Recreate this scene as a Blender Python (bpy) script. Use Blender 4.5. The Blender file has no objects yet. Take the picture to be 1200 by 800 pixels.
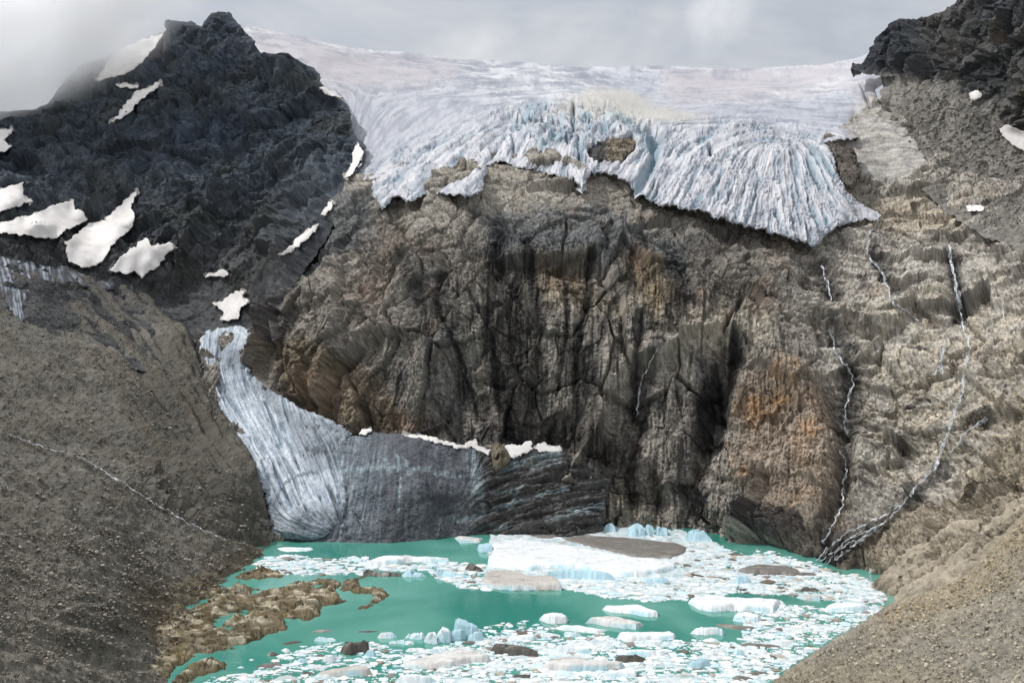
import bpy, bmesh, math, random
import numpy as np

rng = np.random.default_rng(7)
random.seed(7)
scn = bpy.context.scene
COL = scn.collection
F, CU, CV, H = 1000.0, 600.0, 400.0, 80.0      # focal length, image centre (in photo pixels) and eye height above the lake


# ------------------------------------------------------------------ colour / maths helpers
def lin(r, g, b):
    def f(c):
        c = c / 255.0
        return c / 12.92 if c <= 0.04045 else ((c + 0.055) / 1.055) ** 2.4
    return np.array([f(r), f(g), f(b)])


def sstep(a, b, x):
    t = np.clip((x - a) / (b - a), 0, 1)
    return t * t * (3 - 2 * t)


def unproj(u, v, d):
    u, v, d = np.asarray(u, float), np.asarray(v, float), np.asarray(d, float)
    return np.stack([(u - CU) / F * d, d + 0 * u, H + (CV - v) / F * d], -1)


def lake_depth(v, *_):
    return H * F / np.maximum(np.asarray(v, float) - CV, 20.0)


def _hash(ix, iy, iz, seed):
    with np.errstate(over='ignore'):
        h = (ix.astype(np.uint32) * np.uint32(374761393) + iy.astype(np.uint32) * np.uint32(668265263)
             + iz.astype(np.uint32) * np.uint32(2246822519) + np.uint32((seed * 3266489917) & 0xffffffff))
        h = (h ^ (h >> np.uint32(13))) * np.uint32(1274126177)
        h = (h ^ (h >> np.uint32(15))) * np.uint32(2654435761)
        return h ^ (h >> np.uint32(16))


_G = np.array([[1, 1, 0], [-1, 1, 0], [1, -1, 0], [-1, -1, 0], [1, 0, 1], [-1, 0, 1], [1, 0, -1], [-1, 0, -1],
               [0, 1, 1], [0, -1, 1], [0, 1, -1], [0, -1, -1], [1, 1, 0], [-1, 1, 0], [0, -1, 1], [0, -1, -1]], np.float32)


from concurrent.futures import ThreadPoolExecutor
POOL = ThreadPoolExecutor(4)


def chunked(fn, p, seed):
    n = len(p)
    parts = [p[i:i + 60000] for i in range(0, n, 60000)]
    res = list(POOL.map(lambda q: fn(q, seed), parts))
    if isinstance(res[0], tuple):
        return tuple(np.concatenate(r) for r in zip(*res))
    return np.concatenate(res)


def perlin(p, seed=0):
    p = np.asarray(p, np.float32)
    sh = p.shape[:-1]
    return chunked(_perlin, p.reshape(-1, 3), seed).reshape(sh)


def _perlin(p, seed=0):
    p = np.asarray(p, np.float32)
    sh = p.shape[:-1]
    p = p.reshape(-1, 3)
    i = np.floor(p)
    f = p - i
    i = i.astype(np.int64)
    w = f * f * f * (f * (f * 6 - 15) + 10)
    out = np.zeros(len(p), np.float32)
    for dx in (0, 1):
        wx = w[:, 0] if dx else 1 - w[:, 0]
        for dy in (0, 1):
            wy = w[:, 1] if dy else 1 - w[:, 1]
            for dz in (0, 1):
                wz = w[:, 2] if dz else 1 - w[:, 2]
                g = _G[_hash(i[:, 0] + dx, i[:, 1] + dy, i[:, 2] + dz, seed) & 15]
                out += wx * wy * wz * (g[:, 0] * (f[:, 0] - dx) + g[:, 1] * (f[:, 1] - dy) + g[:, 2] * (f[:, 2] - dz))
    return out.reshape(sh)


def fbm(p, octaves=4, seed=0, gain=0.5, ridged=False):
    p = np.asarray(p, np.float32)
    out, a, s, t = 0, 1.0, 1.0, 0.0
    for k in range(octaves):
        n = perlin(p * s + 17.3 * k, seed + k)
        if ridged:
            n = 1 - 2.2 * np.abs(n)
        out = out + a * n
        t += a
        a *= gain
        s *= 2.07
    return out / t


def worley(p, seed=0):
    """distance to the nearest and second nearest feature point, offset to the nearest, its hash"""
    p = np.asarray(p, np.float32)
    sh = p.shape[:-1]
    f1, f2, off, hid = chunked(_worley, p.reshape(-1, 3), seed)
    return f1.reshape(sh), f2.reshape(sh), off.reshape(sh + (3,)), hid.reshape(sh)


def _worley(p, seed=0):
    p = np.asarray(p, np.float32)
    sh = p.shape[:-1]
    p = p.reshape(-1, 3)
    i = np.floor(p).astype(np.int64)
    f1 = np.full(len(p), 9, np.float32)
    f2 = f1.copy()
    off = np.zeros((len(p), 3), np.float32)
    hid = np.zeros(len(p), np.uint32)
    for dx in (-1, 0, 1):
        for dy in (-1, 0, 1):
            for dz in (-1, 0, 1):
                h = _hash(i[:, 0] + dx, i[:, 1] + dy, i[:, 2] + dz, seed)
                q = np.empty((len(p), 3), np.float32)
                q[:, 0] = i[:, 0] + dx + (h & np.uint32(1023)) / 1023.0
                q[:, 1] = i[:, 1] + dy + ((h >> np.uint32(10)) & np.uint32(1023)) / 1023.0
                q[:, 2] = i[:, 2] + dz + ((h >> np.uint32(20)) & np.uint32(1023)) / 1023.0
                v = p - q
                d = np.sqrt((v * v).sum(1))
                c = d < f1
                f2 = np.where(c, f1, np.minimum(f2, d))
                f1 = np.where(c, d, f1)
                off[c] = v[c]
                hid[c] = h[c]
    return f1.reshape(sh), f2.reshape(sh), off.reshape(sh + (3,)), hid.reshape(sh)


def facet(p, seed=0, soft=0.0):
    """angular broken-rock relief: every cell is a tilted plane; also returns a random tone per cell"""
    f1, f2, off, h = worley(p, seed)
    with np.errstate(over='ignore'):
        h2 = (h * np.uint32(2654435761)) ^ (h >> np.uint32(7))
    a = (h2 & np.uint32(1023)) / 1023.0 * 2 * np.pi
    z = ((h2 >> np.uint32(10)) & np.uint32(1023)) / 511.5 - 1
    r = ((h2 >> np.uint32(20)) & np.uint32(1023)) / 1023.0
    s = np.sqrt(np.clip(1 - z * z, 0, 1))
    val = 1.25 * (off[..., 0] * np.cos(a) * s + off[..., 1] * np.sin(a) * s + off[..., 2] * z) + 0.7 * (r - 0.5)
    return (val * sstep(0, soft, f2 - f1) if soft else val), r, f2 - f1


# ------------------------------------------------------------------ traced outlines
def sdf(U, V, poly):
    """signed distance (inside positive) and nearest boundary point"""
    sh = U.shape
    x, y = U.ravel().astype(np.float32), V.ravel().astype(np.float32)
    best = np.full(len(x), 1e12, np.float32)
    nx, ny = np.zeros_like(x), np.zeros_like(x)
    ins = np.zeros(len(x), bool)
    n = len(poly)
    for k in range(n):
        ax, ay = poly[k]
        bx, by = poly[(k + 1) % n]
        ex, ey = bx - ax, by - ay
        t = np.clip(((x - ax) * ex + (y - ay) * ey) / max(ex * ex + ey * ey, 1e-9), 0, 1)
        qx, qy = ax + t * ex, ay + t * ey
        d = (x - qx) ** 2 + (y - qy) ** 2
        c = d < best
        best = np.where(c, d, best)
        nx = np.where(c, qx, nx)
        ny = np.where(c, qy, ny)
        if ay != by:
            c2 = (ay > y) != (by > y)
            ins ^= c2 & (x < (bx - ax) * (y - ay) / (by - ay) + ax)
    s = np.sqrt(best) * np.where(ins, 1, -1)
    return s.reshape(sh), nx.reshape(sh), ny.reshape(sh)


def line_dist(U, V, line):
    """distance to a polyline and parameter 0..1 along it"""
    best = np.full(U.shape, 1e9)
    tt = np.zeros(U.shape)
    seg = [math.hypot(b[0] - a[0], b[1] - a[1]) for a, b in zip(line, line[1:])]
    tot, acc = sum(seg), 0
    for (a, b, l) in zip(line, line[1:], seg):
        ex, ey = b[0] - a[0], b[1] - a[1]
        t = np.clip(((U - a[0]) * ex + (V - a[1]) * ey) / (ex * ex + ey * ey + 1e-9), 0, 1)
        d = np.hypot(U - a[0] - t * ex, V - a[1] - t * ey)
        c = d < best
        best = np.where(c, d, best)
        tt = np.where(c, (acc + t * l) / tot, tt)
        acc += l
    return best, tt


class TPS:
    """thin-plate interpolation of 1/depth (planes in space stay planes)"""
    def __init__(self, pts, reg=1e-3):
        a = np.array(pts, float)
        self.c = a[:, :2] / 400.0
        y = 1.0 / a[:, 2]
        n = len(a)
        K = self.k(self.c, self.c) + reg * np.eye(n)
        Pm = np.hstack([np.ones((n, 1)), self.c])
        A = np.zeros((n + 3, n + 3))
        A[:n, :n] = K
        A[:n, n:] = Pm
        A[n:, :n] = Pm.T
        s = np.linalg.solve(A, np.concatenate([y * 400, np.zeros(3)]))
        self.w, self.a = s[:n], s[n:]

    @staticmethod
    def k(p, q):
        r2 = ((p[:, None, :] - q[None]) ** 2).sum(-1)
        return 0.5 * r2 * np.log(np.maximum(r2, 1e-12))

    def __call__(self, U, V):
        p = np.stack([np.ravel(U), np.ravel(V)], -1) / 400.0
        out = np.empty(len(p))
        def part(i):
            q = p[i:i + 20000]
            out[i:i + 20000] = self.k(q, self.c) @ self.w + self.a[0] + q @ self.a[1:]
        list(POOL.map(part, range(0, len(p), 20000)))
        return (400.0 / np.maximum(out, 400 / 2500.0)).reshape(np.shape(U))


def flow_lic(bbox, strokes, length, cell, seed, sigma=45, res=1.0):
    """streaks that follow the traced strokes: white noise smeared along the interpolated direction; returns a sampler"""
    u0, v0, u1, v1 = bbox
    nu, nv = int((u1 - u0) / res) + 1, int((v1 - v0) / res) + 1
    pts, dirs = [], []
    for s in strokes:
        for a, b in zip(s, s[1:]):
            L = math.hypot(b[0] - a[0], b[1] - a[1])
            for k in range(max(1, int(L / 15))):
                t = (k + 0.5) / max(1, int(L / 15))
                pts.append((a[0] + (b[0] - a[0]) * t, a[1] + (b[1] - a[1]) * t))
                dirs.append(((b[0] - a[0]) / L, (b[1] - a[1]) / L))
    pts, dirs = np.array(pts), np.array(dirs)
    cu, cv = np.meshgrid(np.linspace(u0, u1, nu // 4 + 2), np.linspace(v0, v1, nv // 4 + 2))
    d2 = (cu[..., None] - pts[:, 0]) ** 2 + (cv[..., None] - pts[:, 1]) ** 2
    w = np.exp(-d2 / (2 * sigma ** 2)) + 1e-6 / (d2 + 1)
    ang = np.arctan2(dirs[:, 1], dirs[:, 0]) * 2
    th = 0.5 * np.arctan2((w * np.sin(ang)).sum(-1), (w * np.cos(ang)).sum(-1))

    def samp(grid, U, V, du, dv):
        x = np.clip((U - u0) / du, 0, grid.shape[1] - 1.001)
        y = np.clip((V - v0) / dv, 0, grid.shape[0] - 1.001)
        i, j = x.astype(int), y.astype(int)
        fx, fy = x - i, y - j
        return (grid[j, i] * (1 - fx) * (1 - fy) + grid[j, i + 1] * fx * (1 - fy) + grid[j + 1, i] * (1 - fx) * fy + grid[j + 1, i + 1] * fx * fy)
    U, V = np.meshgrid(u0 + res * np.arange(nu), v0 + res * np.arange(nv))
    cdu, cdv = (u1 - u0) / (nu // 4 + 1), (v1 - v0) / (nv // 4 + 1)
    c2, s2 = samp(np.cos(2 * th), U, V, cdu, cdv), samp(np.sin(2 * th), U, V, cdu, cdv)
    th = 0.5 * np.arctan2(s2, c2)
    dx, dy = np.cos(th), np.sin(th)
    r = np.random.default_rng(seed)
    m = int(max(nu, nv) * res / cell) + 8
    noise = r.standard_normal((m, m))
    acc = np.zeros_like(U)
    for sgn in (1, -1):
        x, y = U.copy(), V.copy()
        px, py = dx * sgn, dy * sgn
        for k in range(int(length / 2 / res)):
            acc += samp(noise, u0 + (x - u0) / cell, v0 + (y - v0) / cell, 1, 1)
            ii = np.clip(((x - u0) / res).astype(int), 0, nu - 1)
            jj = np.clip(((y - v0) / res).astype(int), 0, nv - 1)
            ax, ay = dx[jj, ii], dy[jj, ii]
            f = np.sign(ax * px + ay * py + 1e-9)
            px, py = ax * f, ay * f
            x = x + px * res
            y = y + py * res
    acc = (acc - acc.mean()) / acc.std()
    return lambda Uq, Vq: samp(acc, np.asarray(Uq, float), np.asarray(Vq, float), res, res)


# ------------------------------------------------------------------ object helpers
def mesh_obj(name, verts, faces, mat, attrs=None, smooth=False, parent=None):
    """faces: (n,3) or (n,4) int array"""
    verts = np.asarray(verts, np.float32)
    faces = np.asarray(faces, np.int32)
    me = bpy.data.meshes.new(name)
    me.vertices.add(len(verts))
    me.vertices.foreach_set('co', verts.ravel())
    k = faces.shape[1]
    me.loops.add(faces.size)
    me.loops.foreach_set('vertex_index', faces.ravel())
    me.polygons.add(len(faces))
    me.polygons.foreach_set('loop_start', np.arange(0, faces.size, k, dtype=np.int32))
    me.polygons.foreach_set('use_smooth', np.full(len(faces), smooth, bool))
    me.update(calc_edges=True)
    for an, av in (attrs or {}).items():
        av = np.asarray(av, np.float32)
        if av.ndim == 2:
            at = me.attributes.new(an, 'FLOAT_COLOR', 'POINT')
            at.data.foreach_set('color', np.hstack([np.clip(av, 0, 1), np.ones((len(av), 1))]).astype(np.float32).ravel())
        else:
            at = me.attributes.new(an, 'FLOAT', 'POINT')
            at.data.foreach_set('value', av.ravel())
    o = bpy.data.objects.new(name, me)
    me.materials.append(mat)
    COL.objects.link(o)
    if parent is not None:
        o.parent = parent
    return o


def tag(o, label=None, cat=None, group=None, kind=None):
    if label:
        o['label'] = label
    if cat:
        o['category'] = cat
    if group:
        o['group'] = group
    if kind:
        o['kind'] = kind
    return o


class Sheet:
    """a relief surface: a grid of traced points given real depth, displaced along its normals; where it passes its outline it curls back
    behind itself, so that every edge is closed and solid from the side too"""
    def __init__(self, poly, depth, step=1.0, margin=9, curl=3.0, jitter=0.0, jscale=9, seed=1, profile=None, jmask=None):
        xs, ys = [p[0] for p in poly], [p[1] for p in poly]
        u0, v0, u1, v1 = min(xs) - margin, min(ys) - margin, max(xs) + margin, max(ys) + margin
        self.nu, self.nv = int((u1 - u0) / step) + 1, int((v1 - v0) / step) + 1
        self.u0, self.v0, self.step = u0, v0, step
        U, V = np.meshgrid(u0 + step * np.arange(self.nu), v0 + step * np.arange(self.nv))
        ju = jv = 0
        if jitter:
            q = np.stack([U / jscale, V / jscale, 0 * U + seed * 3.7], -1)
            ju, jv = jitter * fbm(q, 3, seed), jitter * fbm(q + 50, 3, seed + 9)
            if jmask is not None:
                ju, jv = ju * jmask(U, V), jv * jmask(U, V)
        sd, nx, ny = sdf(U + ju, V + jv, poly)
        k = sd > -margin
        self.idx = -np.ones(k.shape, np.int64)
        self.idx[k] = np.arange(k.sum())
        if jitter:
            ju, jv = ju[k], jv[k]
        U, V, sd, nx, ny = U[k], V[k], sd[k].astype(float), nx[k].astype(float) - ju, ny[k].astype(float) - jv
        out = sd < 0
        over = np.where(out, -sd, 0.0)
        Uq = np.where(out, 2 * nx - U, U)
        Vq = np.where(out, 2 * ny - V, V)
        D0 = depth(Uq, Vq)
        D = D0
        if profile is not None:
            D = D - profile(np.maximum(sd, 0), Uq, Vq)
        D = D + curl * over * D / F
        self.U, self.V, self.sd, self.D, self.over = Uq, Vq, sd, D, over
        self.P = unproj(Uq, Vq, D)
        e = 1.5
        n = np.cross(unproj(Uq + e, Vq, depth(Uq + e, Vq)) - unproj(Uq - e, Vq, depth(Uq - e, Vq)), unproj(Uq, Vq + e, depth(Uq, Vq + e)) - unproj(Uq, Vq - e, depth(Uq, Vq - e)))
        n /= np.linalg.norm(n, axis=-1, keepdims=True) + 1e-12
        n = np.where((n * (self.P - np.array([0, 0, H]))).sum(-1, keepdims=True) > 0, -n, n)
        self.N = n
        self.P0 = self.P.copy()

    def displace(self, amount, direction=None):
        d = self.N if direction is None else direction
        self.P = self.P + d * amount[..., None]

    def build(self, name, mat, attrs=None, smooth=False, land=False):
        idx = self.idx
        f = np.stack([idx[:-1, :-1], idx[1:, :-1], idx[1:, 1:], idx[:-1, 1:]], -1).reshape(-1, 4)
        f = f[(f >= 0).all(1)]
        if land:
            splat(self.P)
        return mesh_obj(name, self.P, f, mat, attrs or {}, smooth)


# depth of the finished ground seen along each line of sight, for setting snow, streams and stones down on it
ZU, ZV = -270, -110
ZB = np.full((1030, 1720), 9e3)


def splat(P):
    u = CU + P[:, 0] / P[:, 1] * F
    v = CV - (P[:, 2] - H) / P[:, 1] * F
    i, j = np.round(u - ZU).astype(int), np.round(v - ZV).astype(int)
    ok = (i >= 0) & (j >= 0) & (i < ZB.shape[1]) & (j < ZB.shape[0])
    np.minimum.at(ZB, (j[ok], i[ok]), P[ok, 1])


def minfilter(a, r):
    for ax in (0, 1):
        a = np.minimum.reduce([np.roll(a, k, ax) for k in range(-r, r + 1)])
    return a


def boxblur(a, r):
    for ax in (0, 1):
        a = sum(np.roll(a, k, ax) for k in range(-r, r + 1)) / (2 * r + 1)
    return a


def ground(r_min=1, r_blur=0, cap=1500):
    z = ZB.copy()
    for _ in range(7):                         # close the small gaps between projected points
        hole = z > 8e3
        m_ = minfilter(z, 1)
        nb = sum((np.roll(np.roll(z, a_, 0), b_, 1) < 8e3) for a_ in (-1, 0, 1) for b_ in (-1, 0, 1))
        z = np.where(hole & (nb >= 3), m_, z)
    z = minfilter(z, r_min)
    z = np.minimum(z, cap)
    if r_blur:
        z = boxblur(boxblur(z, r_blur), r_blur)

    def fn(u, v):
        x = np.clip(np.asarray(u, float) - ZU, 0, z.shape[1] - 1.001)
        y = np.clip(np.asarray(v, float) - ZV, 0, z.shape[0] - 1.001)
        i, j = x.astype(int), y.astype(int)
        fx, fy = x - i, y - j
        return z[j, i] * (1 - fx) * (1 - fy) + z[j, i + 1] * fx * (1 - fy) + z[j + 1, i] * (1 - fx) * fy + z[j + 1, i + 1] * fx * fy
    return fn


# ------------------------------------------------------------------ materials
def new_mat(name):
    m = bpy.data.materials.new(name)
    m.use_nodes = True
    nt = m.node_tree
    b = nt.nodes['Principled BSDF']
    return m, nt, b


def surf_mat(name, rough=0.9, speck=0.28, speck_scale=1.2, bump=0.5, bump_dist=0.35, spec=0.3, wet=False, fine=4.0):
    """colour per point comes from the surface's own 'tint' attribute; fine mottling and relief come from noise"""
    m, nt, b = new_mat(name)
    N, L = nt.nodes.new, nt.links.new
    at = N('ShaderNodeAttribute')
    at.attribute_name = 'tint'
    tc = N('ShaderNodeTexCoord')
    n1 = N('ShaderNodeTexNoise')
    n1.inputs['Scale'].default_value = speck_scale
    n1.inputs['Detail'].default_value = 5
    n1.inputs['Roughness'].default_value = 0.65
    L(tc.outputs['Object'], n1.inputs['Vector'])
    mr = N('ShaderNodeMapRange')
    mr.inputs[1].default_value, mr.inputs[2].default_value = 0.3, 0.7
    mr.inputs[3].default_value, mr.inputs[4].default_value = 1 - speck, 1 + speck
    L(n1.outputs['Fac'], mr.inputs[0])
    mul = N('ShaderNodeVectorMath')
    mul.operation = 'SCALE'
    L(at.outputs['Color'], mul.inputs[0])
    L(mr.outputs[0], mul.inputs['Scale'])
    L(mul.outputs[0], b.inputs['Base Color'])
    n2 = N('ShaderNodeTexNoise')
    n2.inputs['Scale'].default_value = fine
    n2.inputs['Detail'].default_value = 4
    L(tc.outputs['Object'], n2.inputs['Vector'])
    bp = N('ShaderNodeBump')
    bp.inputs['Strength'].default_value = bump
    bp.inputs['Distance'].default_value = bump_dist
    L(n2.outputs['Fac'], bp.inputs['Height'])
    L(bp.outputs[0], b.inputs['Normal'])
    b.inputs['Roughness'].default_value = rough
    b.inputs['Specular IOR Level'].default_value = spec
    if wet:
        aw = N('ShaderNodeAttribute')
        aw.attribute_name = 'wet'
        r = N('ShaderNodeMapRange')
        r.inputs[3].default_value, r.inputs[4].default_value = rough, 0.55
        L(aw.outputs['Fac'], r.inputs[0])
        L(r.outputs[0], b.inputs['Roughness'])
    return m


M_ROCK = surf_mat('gneiss_rock', 0.9, 0.42, 1.3, 0.8, 0.5, 0.1, wet=True, fine=2.0)
M_DARK = surf_mat('dark_rock', 0.9, 0.34, 0.7, 0.7, 0.8, 0.12, fine=1.2)
M_SCREE = surf_mat('scree', 0.95, 0.30, 1.6, 0.7, 0.3, 0.2, fine=3.0)
M_ICE = surf_mat('glacier_ice', 0.7, 0.07, 0.8, 0.4, 0.35, 0.3, fine=1.5)
M_DIRTY = surf_mat('debris_ice', 0.75, 0.25, 1.2, 0.5, 0.3, 0.4, fine=3.0)
M_SNOW = surf_mat('old_snow', 0.8, 0.06, 0.4, 0.3, 0.3, 0.2, fine=0.8)
M_LROCK = surf_mat('lake_rock', 0.8, 0.22, 2.0, 0.6, 0.15, 0.3, fine=5.0)
# ------------------------------------------------------------------ the land: traced points with their distance from the eye
BASE_PTS = [
    # left moraine
    (-80, 870, 95), (0, 800, 135), (100, 800, 165), (185, 800, 199), (0, 700, 185), (100, 700, 212), (180, 740, 233), (240, 690, 273), (290, 650, 318),
    (310, 630, 346), (0, 600, 245), (0, 500, 310), (0, 400, 390), (0, 350, 440), (100, 600, 270), (100, 500, 335), (100, 400, 430),
    (200, 600, 310), (200, 500, 375), (200, 420, 450), (270, 560, 348), (300, 600, 346), (150, 360, 500), (230, 380, 520), (200, 330, 555),
    # dark peak
    (0, 280, 520), (0, 200, 620), (0, 130, 720), (80, 90, 740), (200, 40, 780), (260, 15, 740), (300, 60, 710), (150, 200, 640), (260, 200, 620),
    (370, 100, 670), (410, 160, 610), (405, 215, 560), (300, 310, 530), (100, 300, 545), (200, 260, 580), (330, 250, 570),
    # headwall
    (320, 620, 349), (310, 600, 352), (270, 480, 430), (245, 400, 497), (285, 350, 508), (320, 400, 450), (320, 340, 480), (400, 300, 470), (400, 400, 425),
    (420, 500, 396), (400, 250, 500), (500, 510, 389), (500, 600, 375), (500, 400, 410), (500, 300, 440), (500, 235, 482), (600, 510, 386), (600, 600, 373), (600, 400, 404), (600, 300, 430),
    (600, 205, 500), (700, 600, 371), (700, 500, 387), (700, 400, 405), (700, 300, 430), (700, 225, 480), (800, 620, 362), (800, 500, 380),
    (800, 400, 401), (800, 300, 435), (800, 250, 478), (900, 640, 334), (900, 500, 362), (900, 400, 395), (900, 300, 445), (900, 265, 470), (1000, 600, 322), (1000, 500, 355),
    (1000, 400, 395), (1000, 300, 450), (1000, 250, 495), (1100, 550, 315), (1100, 450, 350), (1100, 350, 410), (1100, 270, 472), (1200, 500, 300), (1200, 400, 350), (1200, 300, 410),
    (1200, 200, 480), (960, 665, 303), (1040, 690, 276), (1100, 620, 285), (1200, 600, 255), (1280, 560, 250), (840, 660, 350), (500, 660, 368), (660, 680, 365),
    # right shoulder
    (1050, 180, 560), (1010, 85, 640), (1050, 50, 610), (1110, 0, 570), (1200, 0, 490), (1200, 100, 480), (1100, 120, 545), (1280, 100, 430),
    # beyond the picture on both sides
    (1430, 560, 215), (1430, 420, 270), (1430, 300, 330), (1430, 100, 370), (1430, -80, 400), (-250, 720, 120), (-250, 400, 300), (-250, 300, 420), (-250, 150, 640),
]
base = TPS(BASE_PTS)
GLAC_PTS = [(400, 226, 548), (450, 240, 490), (500, 230, 475), (570, 195, 492), (640, 205, 490), (690, 220, 468), (760, 245, 458), (860, 262, 449), (960, 285, 446), (1020, 252, 480), (1000, 185, 545),
            (1090, 190, 545), (1050, 95, 640), (1000, 70, 760), (900, 80, 880), (700, 80, 960), (500, 65, 950), (300, 35, 900), (400, 120, 700), (500, 150, 640), (600, 150, 615), (700, 135, 635),
            (800, 150, 635), (900, 150, 630), (800, 110, 750), (900, 100, 770), (600, 95, 850), (850, 200, 520), (650, 180, 530), (430, 180, 600), (1000, 130, 640), (740, 200, 510), (530, 190, 540)]
glac = TPS(GLAC_PTS)


def blend_line(U, V, lines):
    """0..1 mask of soft strokes [(points, width px, strength)]"""
    m = np.zeros(U.shape)
    for pts, w, s in lines:
        d, t = line_dist(U, V, pts)
        m = np.maximum(m, s * np.exp(-(d / w) ** 2))
    return m


def poly_mask(U, V, poly, soft=3.0, jit=4.0, sc=10, seed=5):
    q = np.stack([U / sc, V / sc, 0 * U + seed], -1)
    s, _, _ = sdf(U + jit * fbm(q, 3, seed), V + jit * fbm(q + 31, 3, seed + 3), poly)
    return sstep(-soft, soft, s)


def mix(a, b, m):
    return a * (1 - m[..., None]) + b * m[..., None]


def tone(c, k):
    return c * k[..., None]


# ---- headwall cliff --------------------------------------------------------------------------------------------------
CLIFF = [(226, 400), (262, 362), (292, 338), (320, 312), (348, 292), (372, 268), (392, 238), (412, 212), (440, 205), (540, 200), (575, 180), (640, 180), (700, 190), (760, 215),
         (850, 235), (950, 250), (962, 165), (990, 145), (1015, 128), (1040, 118), (1070, 145), (1105, 178), (1430, 200), (1430, 700), (1100, 720), (1040, 712), (960, 690), (840, 672), (660, 662), (480, 660), (300, 660), (280, 560), (240, 480)]
STAIN_SHADE = [([(600, 320), (608, 420), (612, 512)], 15, .75), ([(690, 415), (688, 510)], 10, .85), ([(562, 465), (576, 512)], 8, .65), ([(655, 500), (722, 532)], 15, .85), ([(588, 300), (586, 380)], 9, .85),
    # wet black water streaks, cracks and painted overhang shade: points, width, strength
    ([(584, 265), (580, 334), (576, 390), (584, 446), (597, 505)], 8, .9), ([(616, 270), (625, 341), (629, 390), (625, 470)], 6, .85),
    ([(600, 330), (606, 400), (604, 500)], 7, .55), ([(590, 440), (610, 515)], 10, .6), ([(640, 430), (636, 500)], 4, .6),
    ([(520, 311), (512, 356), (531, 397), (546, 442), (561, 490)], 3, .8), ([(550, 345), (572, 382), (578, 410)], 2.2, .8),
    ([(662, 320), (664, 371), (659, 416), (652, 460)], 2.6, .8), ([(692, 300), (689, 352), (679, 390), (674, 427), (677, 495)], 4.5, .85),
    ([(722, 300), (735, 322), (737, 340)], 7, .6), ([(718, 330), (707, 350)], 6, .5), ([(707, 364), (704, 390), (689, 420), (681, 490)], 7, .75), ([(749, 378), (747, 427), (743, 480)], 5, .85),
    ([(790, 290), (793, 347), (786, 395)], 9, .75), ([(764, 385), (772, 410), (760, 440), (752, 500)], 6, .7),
    ([(862, 408), (850, 440), (842, 475), (838, 515)], 11, .95), ([(846, 435), (831, 472), (826, 520)], 12, .9), ([(479, 315), (494, 350)], 5, .55), ([(539, 420), (542, 490)], 4, .6),  # the two broad strokes paint in the shadow under the overhang
    ([(640, 510), (690, 520), (720, 545)], 12, .75), ([(560, 510), (600, 512)], 7, .6), ([(960, 314), (975, 352)], 8, .8), ([(937, 312), (938, 345)], 5, .6),  # first stroke: overhang shadow along the cliff base, put into the colour
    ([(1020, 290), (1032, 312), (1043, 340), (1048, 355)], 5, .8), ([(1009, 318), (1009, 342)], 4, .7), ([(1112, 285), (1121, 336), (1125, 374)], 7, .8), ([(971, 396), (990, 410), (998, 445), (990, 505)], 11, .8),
    ([(992, 520), (990, 570), (970, 625)], 9, .6), ([(1060, 478), (1090, 470)], 3, .8), ([(1130, 500), (1160, 486)], 4, .8), ([(1030, 530), (1060, 522)], 5, .7), ([(1100, 540), (1060, 600), (1000, 640), (955, 662)], 9, .65),  # the short flat strokes paint the dark of cave mouths
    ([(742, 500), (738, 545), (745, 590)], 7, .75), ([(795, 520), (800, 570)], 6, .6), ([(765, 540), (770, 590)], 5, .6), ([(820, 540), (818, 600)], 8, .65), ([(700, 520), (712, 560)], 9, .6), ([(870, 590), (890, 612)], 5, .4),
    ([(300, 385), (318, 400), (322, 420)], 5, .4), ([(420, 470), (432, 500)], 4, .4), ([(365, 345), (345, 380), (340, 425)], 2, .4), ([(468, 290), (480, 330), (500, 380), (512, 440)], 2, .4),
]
CUTS = [([(520, 300), (512, 356), (531, 397), (546, 442), (561, 500)], 2.2, 3.5), ([(550, 345), (572, 382), (580, 420)], 2, 2.5), ([(662, 320), (664, 371), (659, 416), (652, 470)], 2.5, 3.5),
        ([(692, 300), (689, 352), (679, 390), (674, 427), (677, 500)], 3, 4.5), ([(584, 285), (580, 334), (576, 390), (590, 500)], 5, 5), ([(749, 378), (747, 427), (741, 500), (742, 590)], 4, 5),
        ([(858, 430), (842, 475), (838, 520)], 10, 8), ([(846, 440), (828, 500), (822, 590)], 7, 6), ([(975, 396), (997, 430), (992, 505), (988, 580), (966, 630)], 6, 5), ([(1113, 285), (1122, 340), (1126, 380)], 4, 4),
        ([(1024, 295), (1034, 320), (1046, 355)], 3, 3), ([(640, 512), (690, 522), (730, 552)], 8, 6), ([(800, 520), (803, 580), (806, 620)], 4, 4), ([(770, 530), (768, 600)], 3.5, 4), ([(1060, 478), (1090, 470)], 2, 3), ([(1130, 500), (1160, 486)], 3, 4),
        ([(1030, 530), (1060, 522)], 3, 3), ([(300, 355), (312, 395), (325, 430), (350, 470), (400, 505)], 3, 3), ([(625, 300), (629, 390), (626, 500)], 4, 3), ([(640, 640), (720, 640)], 5, 2), ([(850, 640), (920, 650)], 6, 4)]
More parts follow.
